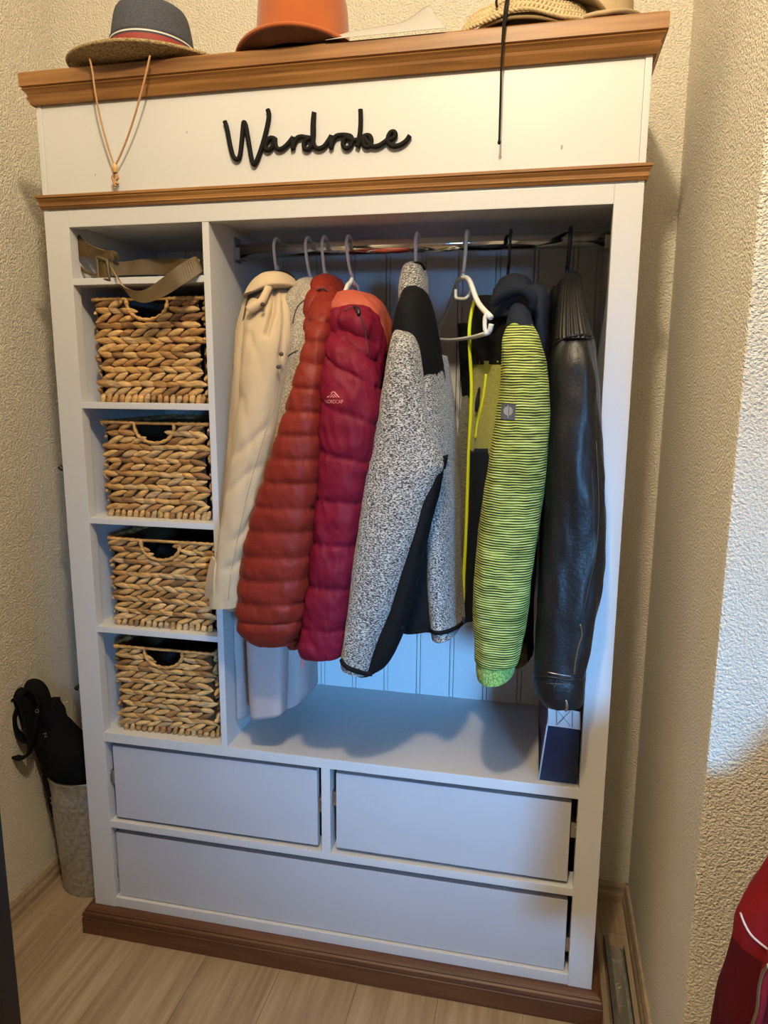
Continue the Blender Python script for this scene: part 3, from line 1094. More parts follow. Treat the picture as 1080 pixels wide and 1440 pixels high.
loft('collar', [(389, 457, 472, .12, .05), (396, 446, 478, .10, .07), (412, 442, 482, .08, .08), (440, 442, 486, .07, .08)], M['rust'], Rj, n=48, wrinkle=.003, seed=8)
ptube('collar_edge', [(440, 416, .0), (446, 408, -.005), (456, 406, -.005), (464, 414, -.003), (470, 426, .0)], .0022, M['rust_dark'], Rj)
tube('cuff', [at(386 + 29 * cos(2 * pi * k / 20), 902 + 5 * sin(2 * pi * k / 20), -.08 - .035 * sin(2 * pi * k / 20)) for k in range(20)], .0045, M['rust'], Rj, n=8, closed=True)

# ------------------------------------------------------------------ burgundy padded jacket
Bj = empty('padded_jacket', tuple(at(455, 918, -.06)))
tag(Bj, 'burgundy padded jacket with coral hood lining and pink logo on the sleeve', 'jacket', 'garments on the clothes rail')
BS = [428, 480, 522, 580, 640, 701, 760, 819, 876, 925]
loft('body', [(432, 486, 530, .12, .09), (460, 482, 546, .12, .15), (500, 484, 552, .12, .17), (560, 486, 548, .12, .17), (640, 484, 536, .13, .17), (740, 478, 520, .13, .17), (840, 470, 505, .13, .17), (890, 468, 498, .13, .17)], M['burgundy'], Bj, n=72, sub=10, disp=quilt(BS, .008, lambda py: 14.0), wrinkle=.002, seed=9)
loft('sleeve', [(446, 474, 500, .0, .02), (462, 464, 514, -.02, .035), (485, 459, 524, -.045, .045), (510, 456, 530, -.06, .05), (545, 454, 534, -.07, .052), (600, 453, 534, -.075, .055), (650, 452, 524, -.075, .055), (700, 450, 516, -.075, .055), (750, 445, 509, -.075, .055), (800, 439, 502, -.075, .055), (850, 432, 495, -.075, .055), (895, 427, 488, -.075, .054), (914, 427, 485, -.075, .05), (918, 432, 482, -.075, .046)], M['burgundy'], Bj, n=150, sub=14, pw=2.6, disp=quilt(BS, .0052, lambda py: 26 * (1 - smooth((py - 470) / 260)) + 3, .0022, 4), wrinkle=.0018, wscale=20, seed=10, open_bottom=True, inner=M['rust_dark'])
loft('hood', [(412, 492, 512, .10, .06), (418, 478, 528, .09, .09), (432, 470, 540, .07, .11), (455, 472, 548, .06, .11), (480, 500, 550, .05, .09), (500, 525, 549, .05, .05)], M['coral'], Bj, n=64, sub=8, wrinkle=.007, wscale=22, seed=11)
loft('hood_roll', [(430, 482, 512, -.01, .03), (438, 470, 524, -.02, .045), (452, 466, 533, -.025, .05), (475, 470, 540, -.02, .05), (505, 492, 541, -.005, .045), (540, 508, 540, .0, .03), (575, 518, 536, .0, .02)], M['burgundy'], Bj, n=64, sub=8, wrinkle=.010, wscale=24, seed=12)
BO = list(Bj.children)
otube('drawstring', [(484, 438), (494, 433), (504, 437), (510, 452), (514, 470), (518, 500)], .0016, M['rust_dark'], Bj, BO, .0004)
otube('cord_lock', [(500, 433), (503, 439), (505, 444)], [.003, .005, .003], M['black_plastic'], Bj, BO, .003)
ptube('zipper_pull', [(424, 904, -.10), (425, 912, -.10), (425, 924, -.10)], .0013, M['black_plastic'], Bj)
ptube('zipper_tab', [(425, 924, -.10), (425.5, 931, -.10), (426, 940, -.10)], [.0022, .0032, .003], M['pink'], Bj)
nrm = Vector((-.12, -1, .06)).normalized()
lc = at(469.5, 565, -.1375)
text('logo_text', 'NORDCAP', .0098, lc, nrm, (0, 0, 1), M['pink'], Bj, 0, .036)
drape(bpy.data.objects['logo_text'], BO, .0008)
bm = bmesh.new()
for pts in (((-9, 0), (-7, 0), (0, -8), (-1, -9)), ((9, 0), (7, 0), (0, -8), (1, -9)), ((-5, 0), (-3.5, 0), (-.5, -3.6), (-1, -4.6)), ((-1.6, 0), (1.6, 0), (0, -2.5), (0, -2.4)), ((5, 0), (3.5, 0), (.5, -3.6), (1, -4.6))):
    vs = [bm.verts.new(at(469 + a * 1.0, 559 + b, -.1372)) for a, b in pts]
    try:
        bm.faces.new(vs)
    except ValueError:
        pass
g = bmesh.ops.extrude_face_region(bm, geom=bm.faces[:])
for v in g['geom']:
    if isinstance(v, bmesh.types.BMVert):
        v.co.y -= .0006
drape(bmobj('logo_mark', bm, M['pink'], Bj), BO, .0008)

# ------------------------------------------------------------------ heather fleece jacket
Fj = empty('fleece_jacket', tuple(at(560, 950, -.04)))
tag(Fj, 'heather grey knit fleece jacket with black shoulder and black sleeve stripe', 'jacket', 'garments on the clothes rail')
loft('body', [(500, 585, 626, .10, .12), (530, 590, 630, .10, .14), (580, 595, 636, .10, .15), (640, 602, 641, .10, .16), (720, 603, 646, .10, .16), (800, 604, 650, .10, .16), (850, 608, 653, .10, .16), (872, 612, 655, .10, .16, 866)], M['heather'], Fj, n=56, wrinkle=.003, seed=13)
loft('side_panel', [(640, 616, 630, -.01, .02), (700, 600, 620, -.02, .03), (750, 586, 615, -.02, .03), (800, 576, 610, -.02, .03), (840, 570, 612, -.02, .03), (875, 564, 614, -.02, .03), (888, 566, 606, -.02, .025, 884)], M['softshell'], Fj, n=40, wrinkle=.002, seed=14)
loft('shoulder', [(404, 575, 592, .08, .04), (414, 568, 601, .06, .07), (440, 561, 609, .05, .10), (475, 555, 616, .05, .11), (510, 552, 622, .05, .11), (540, 556, 626, .06, .10)], M['softshell'], Fj, n=56, wrinkle=.003, seed=15)
loft('collar', [(370, 577, 590, .12, .025), (376, 569, 597, .12, .05), (392, 564, 601, .11, .06), (412, 562, 602, .10, .07), (440, 563, 603, .10, .06)], M['heather'], Fj, n=48, wrinkle=.002, seed=16)
ptube('collar_edge', [(566, 384, .08), (572, 376, .075), (582, 370, .08), (592, 371, .09), (597, 379, .10)], .003, M['softshell'], Fj)
loft('sleeve', [(462, 556, 574, -.03, .015), (472, 551, 582, -.045, .03), (490, 548, 588, -.055, .038), (520, 543, 593, -.06, .045), (560, 537, 598, -.065, .048), (600, 530, 607, -.07, .05), (640, 522, 621, -.075, .05), (660, 518, 622, -.08, .05), (700, 512, 606, -.085, .05), (750, 505, 590, -.09, .05), (800, 497, 574, -.09, .05), (850, 490, 558, -.09, .048), (900, 484, 536, -.09, .045), (925, 481, 525, -.09, .043, 935), (932, 481, 520, -.09, .042, 945)], M['heather'], Fj, n=64, sub=8, wrinkle=.004, wscale=12, seed=17, open_bottom=True, inner=M['softshell'])
loft('sleeve_stripe', [(646, 612, 626, -.07, .02), (665, 606, 623, -.072, .03), (700, 592, 616, -.077, .036), (750, 576, 603, -.082, .038), (800, 560, 592, -.082, .038), (850, 544, 580, -.082, .038), (900, 524, 563, -.082, .036), (930, 512, 548, -.082, .034), (946, 504, 528, -.084, .03, 944)], M['softshell'], Fj, n=40, sub=6, wrinkle=.002, seed=18)
FO = list(Fj.children)
otube('cuff', [(481, 929), (487, 937), (500, 943), (514, 947), (523, 947)], .0052, M['softshell'], Fj, FO, .0005)
otube('hem', [(564, 882), (570, 887), (585, 888), (602, 886), (614, 890), (628, 888), (642, 882), (653, 873)], .0045, M['softshell'], Fj, FO, .0005)
ptube('cord_lock', [(652, 868, -.06), (653, 876, -.06)], .0035, M['black_plastic'], Fj)

# ------------------------------------------------------------------ lime jacket
Lj = empty('knit_jacket', tuple(at(697, 958, -.06)))
tag(Lj, 'lime and dark striped knit jacket with navy hood and neon zip', 'jacket', 'garments on the clothes rail')
loft('body', [(415, 704, 752, .15, .08), (440, 702, 760, .15, .13), (520, 704, 766, .15, .15), (640, 690, 762, .15, .15), (760, 680, 756, .15, .15), (850, 674, 750, .15, .15), (880, 674, 750, .15, .15, 912)], M['navy'], Lj, n=64, wrinkle=.004, seed=19)
loft('hem_band', [(872, 672, 748, .14, .155, 884), (886, 672, 748, .14, .155, 914)], M['lime_dark'], Lj, n=64, sub=4, wrinkle=.002)
loft('front_panel', [(416, 670, 704, (.12, .06), .012), (440, 663, 714, (.12, .0), .014), (475, 661, 716, (.12, -.03), .015), (510, 663, 714, (.12, -.04), .015), (511, 663, 714, (.12, -.04), .012)], M['softshell'], Lj, n=40, wrinkle=.004, seed=20)
loft('chest_panel', [(508, 664, 716, (.118, -.042), .016), (520, 664, 716, (.118, -.042), .017), (560, 662, 712, (.118, -.04), .017), (600, 660, 706, (.118, -.04), .017), (634, 658, 700, (.118, -.03), .016, 642)], M['lime_mesh'], Lj, n=48, wrinkle=.004, seed=21)
loft('lower_panel', [(630, 658, 698, (.12, -.03), .014), (700, 657, 690, (.12, -.02), .014), (780, 655, 684, (.12, -.01), .014), (850, 652, 680, (.12, .0), .014), (872, 652, 680, (.12, .0), .013)], M['navy'], Lj, n=40, wrinkle=.005, seed=22)
loft('front_edge', [(455, 644, 662, (.27, .14), .02), (500, 646, 664, (.27, .14), .02), (560, 650, 664, (.26, .14), .02)], M['softshell'], Lj, n=32, wrinkle=.003, seed=23)
loft('front_knit', [(556, 650, 664, (.26, .138), .02), (600, 645, 662, (.26, .138), .02), (660, 641, 660, (.26, .138), .02), (740, 643, 658, (.26, .138), .02), (800, 644, 656, (.26, .138), .02), (862, 644, 654, (.26, .138), .02)], M['lime_dark'], Lj, n=32, wrinkle=.003, seed=24)
ptube('zip_tape', [(669, 418, .10), (663, 440, .098), (660, 465, .098), (661, 500, .097), (663, 540, .096), (662, 580, .096), (659, 640, .098), (657, 700, .1), (655, 760, .1), (652, 820, .1), (653, 864, .1)], .0038, M['neon'], Lj, n=8)
CP_ = [o for o in Lj.children if o.name.startswith(('chest_panel', 'front_panel'))]
otube('pocket_zip', [(684, 526), (682, 545), (678, 570), (672, 595), (669, 617)], .0030, M['neon'], Lj, CP_, .0005)
otube('zip_pull', [(677, 545), (675, 556), (674, 566), (672, 579)], [.0022, .0035, .005, .003], M['black_plastic'], Lj, CP_, .004)
loft('shoulder', [(424, 722, 734, -.01, .02), (436, 716, 744, -.03, .035), (455, 711, 750, -.05, .04), (475, 708, 756, -.06, .04)], M['navy'], Lj, n=40, wrinkle=.002, seed=25)
loft('sleeve', [(446, 724, 738, -.055, .015), (456, 715, 747, -.06, .03), (475, 707, 756, -.07, .042), (505, 705, 766, -.08, .048), (540, 703, 772, -.085, .052), (580, 698, 774, -.085, .054), (620, 691, 772, -.088, .055), (660, 685, 768, -.09, .055), (700, 679, 763, -.09, .055), (750, 673, 757, -.09, .054), (800, 668, 750, -.09, .052), (850, 666, 743, -.09, .05), (900, 667, 735, -.09, .047), (924, 668, 731, -.09, .045), (931, 670, 728, -.09, .042)], M['lime'], Lj, n=72, sub=8, wrinkle=.005, wscale=14, seed=26)
loft('rib_cuff', [(922, 672, 726, -.09, .038), (940, 670, 723, -.09, .037), (950, 671, 720, -.09, .036), (957, 673, 718, -.09, .035, 953)], M['lime_rib'], Lj, n=96, sub=6, wrinkle=0, disp=lambda u, py, p, c, s: .0012 * sin(u * 2 * pi * 32) + .003 * sin(u * 2 * pi * 3), open_bottom=True, inner=M['lime_dark'], seed=27)
loft('hood', [(388, 716, 732, .12, .04), (394, 706, 744, .11, .07), (408, 697, 752, .09, .09), (425, 692, 756, .07, .10), (450, 692, 756, .06, .09)], M['navy'], Lj, n=56, sub=8, wrinkle=.006, wscale=20, seed=28)
ptube('hood_edge', [(693, 428, -.035), (704, 416, -.045), (720, 408, -.05), (736, 408, -.05), (748, 420, -.045), (748, 434, -.04)], [.008, .011, .012, .012, .011, .007], M['navy'], Lj, n=12)
loft('hood_back', [(404, 742, 764, .10, .05), (420, 742, 772, .08, .08), (450, 744, 774, .07, .09), (490, 748, 775, .07, .09), (530, 752, 772, .07, .07), (560, 756, 768, .07, .05)], M['navy'], Lj, n=48, wrinkle=.005, seed=29)
LS = [o for o in Lj.children if o.name.startswith('sleeve')]


def print_on(name, polys, mat, parent, objs, off):
    """flat print: polygons in photo pixels, pressed on the cloth"""
    vs, fs = [], []
    for poly in polys:
        q = [on(a, b, objs, off) for a, b in poly]
        if any(p is None for p in q):
            continue
        fs.append(tuple(range(len(vs), len(vs) + len(q))))
        vs += q
    return mesh(name, vs, fs, mat, parent, False)


def grid(x0, y0, x1, y1, nx, ny, skew=0.0):
    g = []
    for j in range(ny):
        for i in range(nx):
            c = []
            for (u, v) in ((i, j), (i + 1, j), (i + 1, j + 1), (i, j + 1)):
                c.append((x0 + (x1 - x0) * u / nx - skew * v / ny, y0 + (y1 - y0) * v / ny + 1.5 * (u / nx - .5)))
            g.append(c)
    return g


PT = print_on('sleeve_patch', grid(706, 568, 726, 590, 6, 6, 1.5), M['patch'], Lj, LS, .0012)
half = [(5.6 * sin(pi * k / 8), -6.2 * cos(pi * k / 8)) for k in range(9)]
print_on('patch_emblem', [[(715.4 + 1 + a, 578 + b) for a, b in half], [(715.4 - 1 - a, 578 + b) for a, b in half], [(714.6, 570), (715.8, 570), (715.4, 588), (714.2, 588)]], M['patch_mark'], PT, LS, .0018)

# ------------------------------------------------------------------ leather jacket
Kj = empty('leather_jacket', tuple(at(785, 988, -.06)))
tag(Kj, 'black leather jacket with ribbed shoulder hanging at the right end', 'jacket', 'garments on the clothes rail')
loft('body', [(398, 786, 812, .13, .06), (425, 778, 822, .13, .13), (470, 772, 832, .13, .17), (560, 766, 838, .14, .17), (700, 762, 835, .14, .17), (840, 758, 826, .14, .17), (930, 756, 812, .14, .17)], M['leather'], Kj, n=56, wrinkle=.004, seed=30)
loft('collar', [(384, 800, 812, .11, .03), (390, 792, 817, .09, .05), (402, 787, 818, .08, .06), (425, 784, 820, .07, .06)], M['leather'], Kj, n=40, wrinkle=.003, seed=31)
loft('collar_leaf', [(404, 776, 792, .15, .04), (418, 772, 796, .14, .06), (450, 772, 800, .13, .08), (490, 772, 806, .13, .08)], M['leather'], Kj, n=40, wrinkle=.003, seed=32)
loft('ribbed_shoulder', [(392, 793, 816, .05, .03), (410, 787, 819, .03, .045), (440, 783, 824, .0, .055), (465, 780, 830, -.02, .058), (478, 779, 834, -.03, .058)], M['leather'], Kj, n=144, sub=8, wrinkle=0, disp=lambda u, py, p, c, s: .0016 * sin(u * 2 * pi * 26), seed=33)
loft('sleeve', [(470, 781, 832, -.02, .05), (482, 778, 836, -.03, .055), (510, 774, 840, -.045, .057), (560, 770, 843, -.055, .057), (620, 767, 847, -.062, .057), (700, 764, 851, -.068, .055), (760, 761, 852, -.07, .055), (820, 757, 848, -.072, .054), (880, 753, 838, -.074, .053), (930, 750, 826, -.075, .052), (950, 750, 822, -.075, .052)], M['leather'], Kj, n=72, sub=8, wrinkle=.006, wscale=14, seed=34)
loft('cuff', [(946, 750, 823, -.075, .054), (956, 750, 823, -.075, .055), (972, 753, 822, -.075, .054), (984, 762, 820, -.075, .05)], M['leather'], Kj, n=64, sub=6, wrinkle=.003, open_bottom=True, inner=M['black_fabric'], seed=35)
KO = list(Kj.children)
otube('cuff_strap_edge', [(752, 950), (766, 951), (782, 953), (800, 956), (820, 953)], .0022, M['leather'], Kj, KO, .001)
otube('cuff_stitch', [(770, 945), (784, 948), (803, 951)], .0009, M['steel'], Kj, KO, .0006)
otube('cuff_zip', [(816, 878), (818, 892), (813, 910), (809, 930), (807, 948)], .0018, M['brass'], Kj, KO, .0006)
otube('zip_cord', [(783, 955), (779, 968), (777, 981)], .0013, M['black_plastic'], Kj, KO, .001)
ptube('zip_slider', [(796, 984, -.125), (797, 992, -.125), (796, 1000, -.125)], [.003, .0035, .003], M['steel'], Kj)
otube('seam', [(838, 620), (842, 700), (839, 770), (829, 820), (821, 858)], .0009, M['leather_seam'], Kj, KO, .0002)
otube('seam', [(832, 660), (835, 720), (832, 780), (822, 830), (816, 870)], .0007, M['leather_seam'], Kj, KO, .0002)
otube('shoulder_seam', [(781, 484), (793, 476), (808, 472), (822, 471), (832, 473)], .0022, M['leather'], Kj, KO, .0006)

# ------------------------------------------------------------------ blue carrier bag on the deck
SB = empty('shopping_bag', (1.126, .18, .5465))
tag(SB, 'dark blue carrier bag with white webbing handle under the leather sleeve', 'bag')
bz = .5468


def bag_face(name, quad, mat, nx=8, nz=14, bulge=.004, thick=.0015, seed=0):
    """quad: bottom a, b then top b, a ; small crumples"""
    a, b, c, d_ = [Vector(q) for q in quad]
    nn = (b - a).cross(d_ - a).normalized()
    vs, fs = [], []
    for j in range(nz + 1):
        for i in range(nx + 1):
            u, v = i / nx, j / nz
            p = a.lerp(b, u).lerp(d_.lerp(c, u), v)
            e = sin(pi * u) * sin(pi * v) ** .5 if 0 < v < 1 else 0
            p = p + nn * (bulge * e + .004 * e * noise.noise(p * 22 + Vector((seed, 0, 0))))
            vs.append(p)
    n = len(vs)
    vs += [v - nn * thick for v in vs]
    for j in range(nz):
        for i in range(nx):
            q = (j * (nx + 1) + i, j * (nx + 1) + i + 1, (j + 1) * (nx + 1) + i + 1, (j + 1) * (nx + 1) + i)
            fs.append(q)
            fs.append(tuple(n + k for k in q[::-1]))
    return mesh(name, vs, fs, mat, SB, True)


FL, FR, BR_, BL = (1.086, .018, bz), (1.165, .018, bz), (1.165, .33, bz), (1.083, .33, bz)
fl_, fr_, br_, bl_ = (1.112, .040, .80), (1.168, .040, .80), (1.168, .30, .80), (1.088, .30, .80)
bag_face('front', [FL, FR, fr_, fl_], M['bag_blue'], seed=1)
bag_face('back', [BR_, BL, bl_, br_], M['bag_blue'], seed=2)
bag_face('side', [FR, BR_, br_, fr_], M['bag_blue'], seed=3, bulge=.001)
mid_b, mid_t = (1.092, .17, bz), (1.112, .17, .80)
bag_face('gusset', [mid_b, FL, fl_, mid_t], M['bag_side'], seed=4, bulge=.002)
bag_face('gusset', [BL, mid_b, mid_t, bl_], M['bag_side'], seed=5, bulge=.002)
bag_face('base', [FL, BL, BR_, FR], M['bag_blue'], 4, 4, 0, seed=6)
ribbon('handle_patch', [(771, 994, .022), (795, 997, .017), (816, 1001, .022)], [(771, 1020, .018), (795, 1023, .013), (816, 1026, .018)], .003, M['bag_white'], SB)
for a, b in (((784, 999), (802, 1021)), ((802, 1000), (784, 1019)), ((783, 998), (783, 1020)), ((805, 1000), (805, 1023))):
    ptube('stitching', [(a[0], a[1], .0135), (b[0], b[1], .0115)], .0005, M['stitch'], SB, sub=1, n=6)
tube('piping', [Vector(FL) + Vector((0, -.001, .002)), Vector(fl_)], .0018, M['bag_white'], SB)

# ------------------------------------------------------------------ hats on top
ZTOP = 2.0045


def hat(root, c, crown, brim_r, brim_fn, mats, thick=.004, tilt=0, roll=0, yaw=0, n=80, name_brim='brim', pinch=.02, crown_top=.6):
    """crown: list of (rx, ry, z); brim_r: (outer rx, outer ry); brim_fn(theta, s) -> z"""
    T = Matrix.Translation(c) @ Matrix.Rotation(yaw, 4, 'Z') @ Matrix.Rotation(tilt, 4, 'X') @ Matrix.Rotation(roll, 4, 'Y')
    vs, fs = [], []
    m = len(crown)
    sub = spline([Vector(q) for q in crown], 5)
    for q in sub:
        for k in range(n):
            th = 2 * pi * k / n
            dent = pinch * math.exp(-((sin(th)) ** 2) * 3) * smooth((q.z - crown[0][2]) / (crown[-1][2] - crown[0][2])) * .0
            vs.append(T @ Vector((q.x * cos(th), q.y * sin(th), q.z - dent)))
    r = len(sub)
    for i in range(r - 1):
        for k in range(n):
            l = (k + 1) % n
            fs.append((i * n + k, i * n + l, (i + 1) * n + l, (i + 1) * n + k))
    top = T @ Vector((0, 0, sub[-1].z - pinch))
    vs.append(top)
    for k in range(n):
        fs.append(((r - 1) * n + k, (r - 1) * n + (k + 1) % n, len(vs) - 1))
    o = mesh('crown', vs, fs, mats[0], root)
    # inner side of the crown, seen from below
    vs2 = []
    for q in sub:
        for k in range(n):
            th = 2 * pi * k / n
            vs2.append(T @ Vector((q.x * .97 * cos(th), q.y * .97 * sin(th), q.z - .003)))
    f2 = [f[::-1] for f in fs if len(f) == 4]
    mesh('crown_lining', vs2, f2, mats[2], root)
    rx0, ry0, z0 = crown[0]
    vs, fs, mi = [], [], []
    S = 14
    for side in (0, 1):
        for i in range(S + 1):
            s = i / S
            for k in range(n):
                th = 2 * pi * k / n
                x = (rx0 + (brim_r[0] - rx0) * s) * cos(th)
                y = (ry0 + (brim_r[1] - ry0) * s) * sin(th)
                z = z0 + brim_fn(th, s) - (thick if side else 0)
                vs.append(T @ Vector((x, y, z)))
    B = (S + 1) * n
    for i in range(S):
        for k in range(n):
            l = (k + 1) % n
            fs.append((i * n + k, (i + 1) * n + k, (i + 1) * n + l, i * n + l)); mi.append(0)
            fs.append((B + i * n + k, B + i * n + l, B + (i + 1) * n + l, B + (i + 1) * n + k)); mi.append(1)
    for k in range(n):
        l = (k + 1) % n
        fs.append((S * n + k, B + S * n + k, B + S * n + l, S * n + l)); mi.append(0)
        fs.append((k, l, B + l, B + k)); mi.append(1)
    mesh(name_brim, vs, fs, [mats[1], mats[3] if len(mats) > 3 else mats[1]], root, True, mi)
    # rolled edge
    e = [T @ Vector((brim_r[0] * cos(2 * pi * k / n), brim_r[1] * sin(2 * pi * k / n), z0 + brim_fn(2 * pi * k / n, 1) - thick / 2)) for k in range(n)]
    v3, f3 = tube_data(e, thick * .8, 8, True)
    mesh('brim_edge', v3, f3, mats[1], root)
    return T


# straw hat with navy crown
H1 = empty('straw_hat', (.238, .085, ZTOP))
tag(H1, 'straw brimmed hat with navy crown and striped band above the chin cord', 'hat', 'hats on top of the wardrobe')
cr1 = [(.086, .098, .012), (.086, .097, .03), (.083, .094, .06), (.078, .088, .10), (.068, .075, .135), (.04, .045, .145)]


def b1(th, s):
    return .020 * s * s * max(0, -cos(th)) ** 2 + .004 * s + .007 * s * s * max(0, cos(th)) ** 2 + .003 * sin(3 * th) * s + .002 * s * s * max(0, -sin(th))


T1 = hat(H1, Vector((.226, .088, ZTOP - .004)), cr1, (.172, .163), b1, [M['denim'], M['straw'], M['band_navy'], M['straw']], .005, tilt=0)
for (z0, z1, mt, nm, off) in ((.035, .043, 'band_navy', 'hat_band', .0012), (.043, .047, 'band_white', 'band_stripe', .0016), (.047, .050, 'band_navy', 'hat_band', .0014), (.050, .061, 'band_red', 'band_stripe', .0016), (.061, .065, 'band_navy', 'hat_band', .0014), (.065, .068, 'band_white', 'band_stripe', .0016), (.068, .073, 'band_navy', 'hat_band', .0014)):
    vs, fs = [], []
    for zz in (z0, z1):
        rx = .0865 - .003 * (zz - .012) / .048
        for k in range(80):
            th = 2 * pi * k / 80
            vs.append(T1 @ Vector(((rx + off) * cos(th), (rx + .0115 + off) * sin(th), zz + .006 * sin(th) * 0)))
    for k in range(80):
        l = (k + 1) % 80
        fs.append((k, l, 80 + l, 80 + k))
    mesh(nm, vs, fs, M[mt], H1)
ptube('chin_cord', [(126, 82, -.045), (130, 100, -.045), (134, 130, -.04), (142, 170, -.03), (153, 210, -.022), (161, 233, -.018)], .0020, M['cord_tan'], H1)
ptube('chin_cord', [(211, 78, -.045), (205, 105, -.045), (196, 140, -.04), (184, 180, -.03), (172, 212, -.022), (162, 233, -.018)], .0020, M['cord_tan'], H1)
ptube('bead', [(161.5, 230, -.018), (161.5, 235, -.018), (162, 243, -.018)], [.003, .0066, .0045], M['bead'], H1, n=12)
for q in (((161, 243), (164, 250), (160, 256), (163, 262)), ((162, 243), (158, 250), (162, 257), (159, 261)), ((163, 244), (166, 250), (162, 254), (166, 259))):
    ptube('knot', [(a, b, -.016) for a, b in q], .0026, M['cord_tan'], H1)

# rust felt hat
H2 = empty('felt_hat', (.56, .06, ZTOP))
tag(H2, 'rust orange felt hat with upturned brim beside the grey card', 'hat', 'hats on top of the wardrobe')
cr2 = [(.095, .100, .010), (.094, .099, .03), (.091, .095, .07), (.087, .090, .115), (.076, .08, .13), (.045, .05, .134)]


def b2(th, s):
    f = max(0, -sin(th))
    return .004 * s + .009 * s * s * f ** .8 - .010 * s * s * max(0, -cos(th)) ** 2 - .012 * s * s * max(0, cos(th)) ** 2


hat(H2, Vector((.560, .078, ZTOP - .001)), cr2, (.130, .140), b2, [M['felt'], M['felt'], M['felt_in'], M['felt_in']], .005)

# grey card
CP = []
cols = 20
vs, fs = [], []
topl = spline([at(*p) for p in ((456, 56, .02), (490, 45, .03), (530, 38, .06), (568, 30, .08), (600, 8, .09), (606, 12, .09))], 6)
botl = spline([at(*p) for p in ((458, 60, -.028), (490, 55, -.03), (530, 52, -.03), (568, 48, -.03), (612, 42, -.03), (627, 42, -.028))], 6)
for a, b in zip(topl, botl):
    b.z = max(b.z, ZTOP + .001)
n = len(topl)
NV = 8
for i in range(n):
    for j in range(NV + 1):
        vs.append(topl[i].lerp(botl[i], j / NV))
for i in range(n - 1):
    for j in range(NV):
        a = i * (NV + 1) + j
        fs.append((a, a + 1, a + NV + 2, a + NV + 1))
card = mesh('paper_sheet', vs, fs, M['paper'])
md = card.modifiers.new('thickness', 'SOLIDIFY')
md.thickness = .0008
tag(card, 'curled grey paper sheet lying between the felt and crochet hats', 'paper')

# crochet straw hat: coiled rows of chunky stitches
H3 = empty('crochet_hat', (.97, .05, ZTOP))
tag(H3, 'pale crochet straw hat, flattened, at the right of the top', 'hat', 'hats on top of the wardrobe')
vs, fs, mi = [], [], []
cx, cy = .995, .115
for row in range(6):
    rx, ry = .140 - row * .004, .140 - row * .004
    zz = ZTOP + .013 + row * .0062
    cnt = 110
    for k in range(cnt):
        th = 2 * pi * (k + .5 * (row % 2)) / cnt
        t = Vector((-sin(th) * rx, cos(th) * ry, 0)).normalized()
        out = Vector((cos(th), sin(th), 0))
        wob = .006 * sin(3 * th + .6) + .007 * max(0, cos(th)) + .003 * sin(7 * th)
        lozenge(vs, fs, mi, Vector((cx + rx * cos(th), cy + ry * sin(th), zz + wob)), t, Vector((0, 0, 1)), out, .0135, .0075, .0048, radians(38 if row % 2 else -38), 0)
mesh('crochet_rows', vs, fs, M['crochet'], H3)['kind'] = 'stuff'
cr3 = [(.08, .085, .03), (.078, .083, .04), (.07, .07, .048), (.04, .04, .05)]
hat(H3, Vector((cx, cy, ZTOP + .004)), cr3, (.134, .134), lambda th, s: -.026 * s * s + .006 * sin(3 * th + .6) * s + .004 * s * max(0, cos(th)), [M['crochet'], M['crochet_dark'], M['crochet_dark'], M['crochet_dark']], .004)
# olive hat stacked on it, tan hat behind
H4 = empty('canvas_hat', (1.0, .1, ZTOP + .05))
tag(H4, 'olive canvas hat resting on top of the crochet straw hat', 'hat', 'hats on top of the wardrobe')
cr4 = [(.08, .085, .02), (.078, .082, .05), (.07, .074, .085), (.04, .04, .10)]
hat(H4, Vector((1.04, .125, ZTOP + .040)), cr4, (.118, .130), lambda th, s: -.014 * s + .012 * s * s * max(0, -sin(th)) - .022 * s * s * max(0, cos(th)) ** 2, [M['olive'], M['olive'], M['olive']], .005, tilt=radians(-3))
ptube('wire_loop', [(699, 10, -.02), (698, 2, -.02), (702, -4, -.02), (716, -8, -.02)], .0022, M['black'], H4)
ptube('chin_cord', [(716, -22, -.01), (714, 5, -.03), (710, 35, -.034), (707, 62, -.034), (705, 90, -.032), (704, 130, -.03), (703, 165, -.026), (702, 200, -.024)], .0019, M['black'], H4)
ptube('chin_cord', [(716, -20, -.01), (711, 4, -.028), (708, 30, -.032), (706, 60, -.032)], .0016, M['black'], H4)
ptube('cord_end', [(702, 197, -.024), (702, 200, -.024), (701.6, 203, -.024)], [.002, .0032, .002], M['black'], H4)

H5 = empty('canvas_hat', (1.16, .16, ZTOP))
tag(H5, 'tan canvas hat at the far right end of the top', 'hat', 'hats on top of the wardrobe')
cr5 = [(.062, .08, .012), (.06, .078, .04), (.055, .07, .07), (.03, .04, .08)]
hat(H5, Vector((1.135, .135, ZTOP + .022)), cr5, (.075, .13), lambda th, s: .004 * s - .020 * s * s * max(0, -sin(th)) + .01 * s * s * max(0, cos(th)), [M['tan'], M['tan'], M['felt_in'], M['felt_in']], .005)

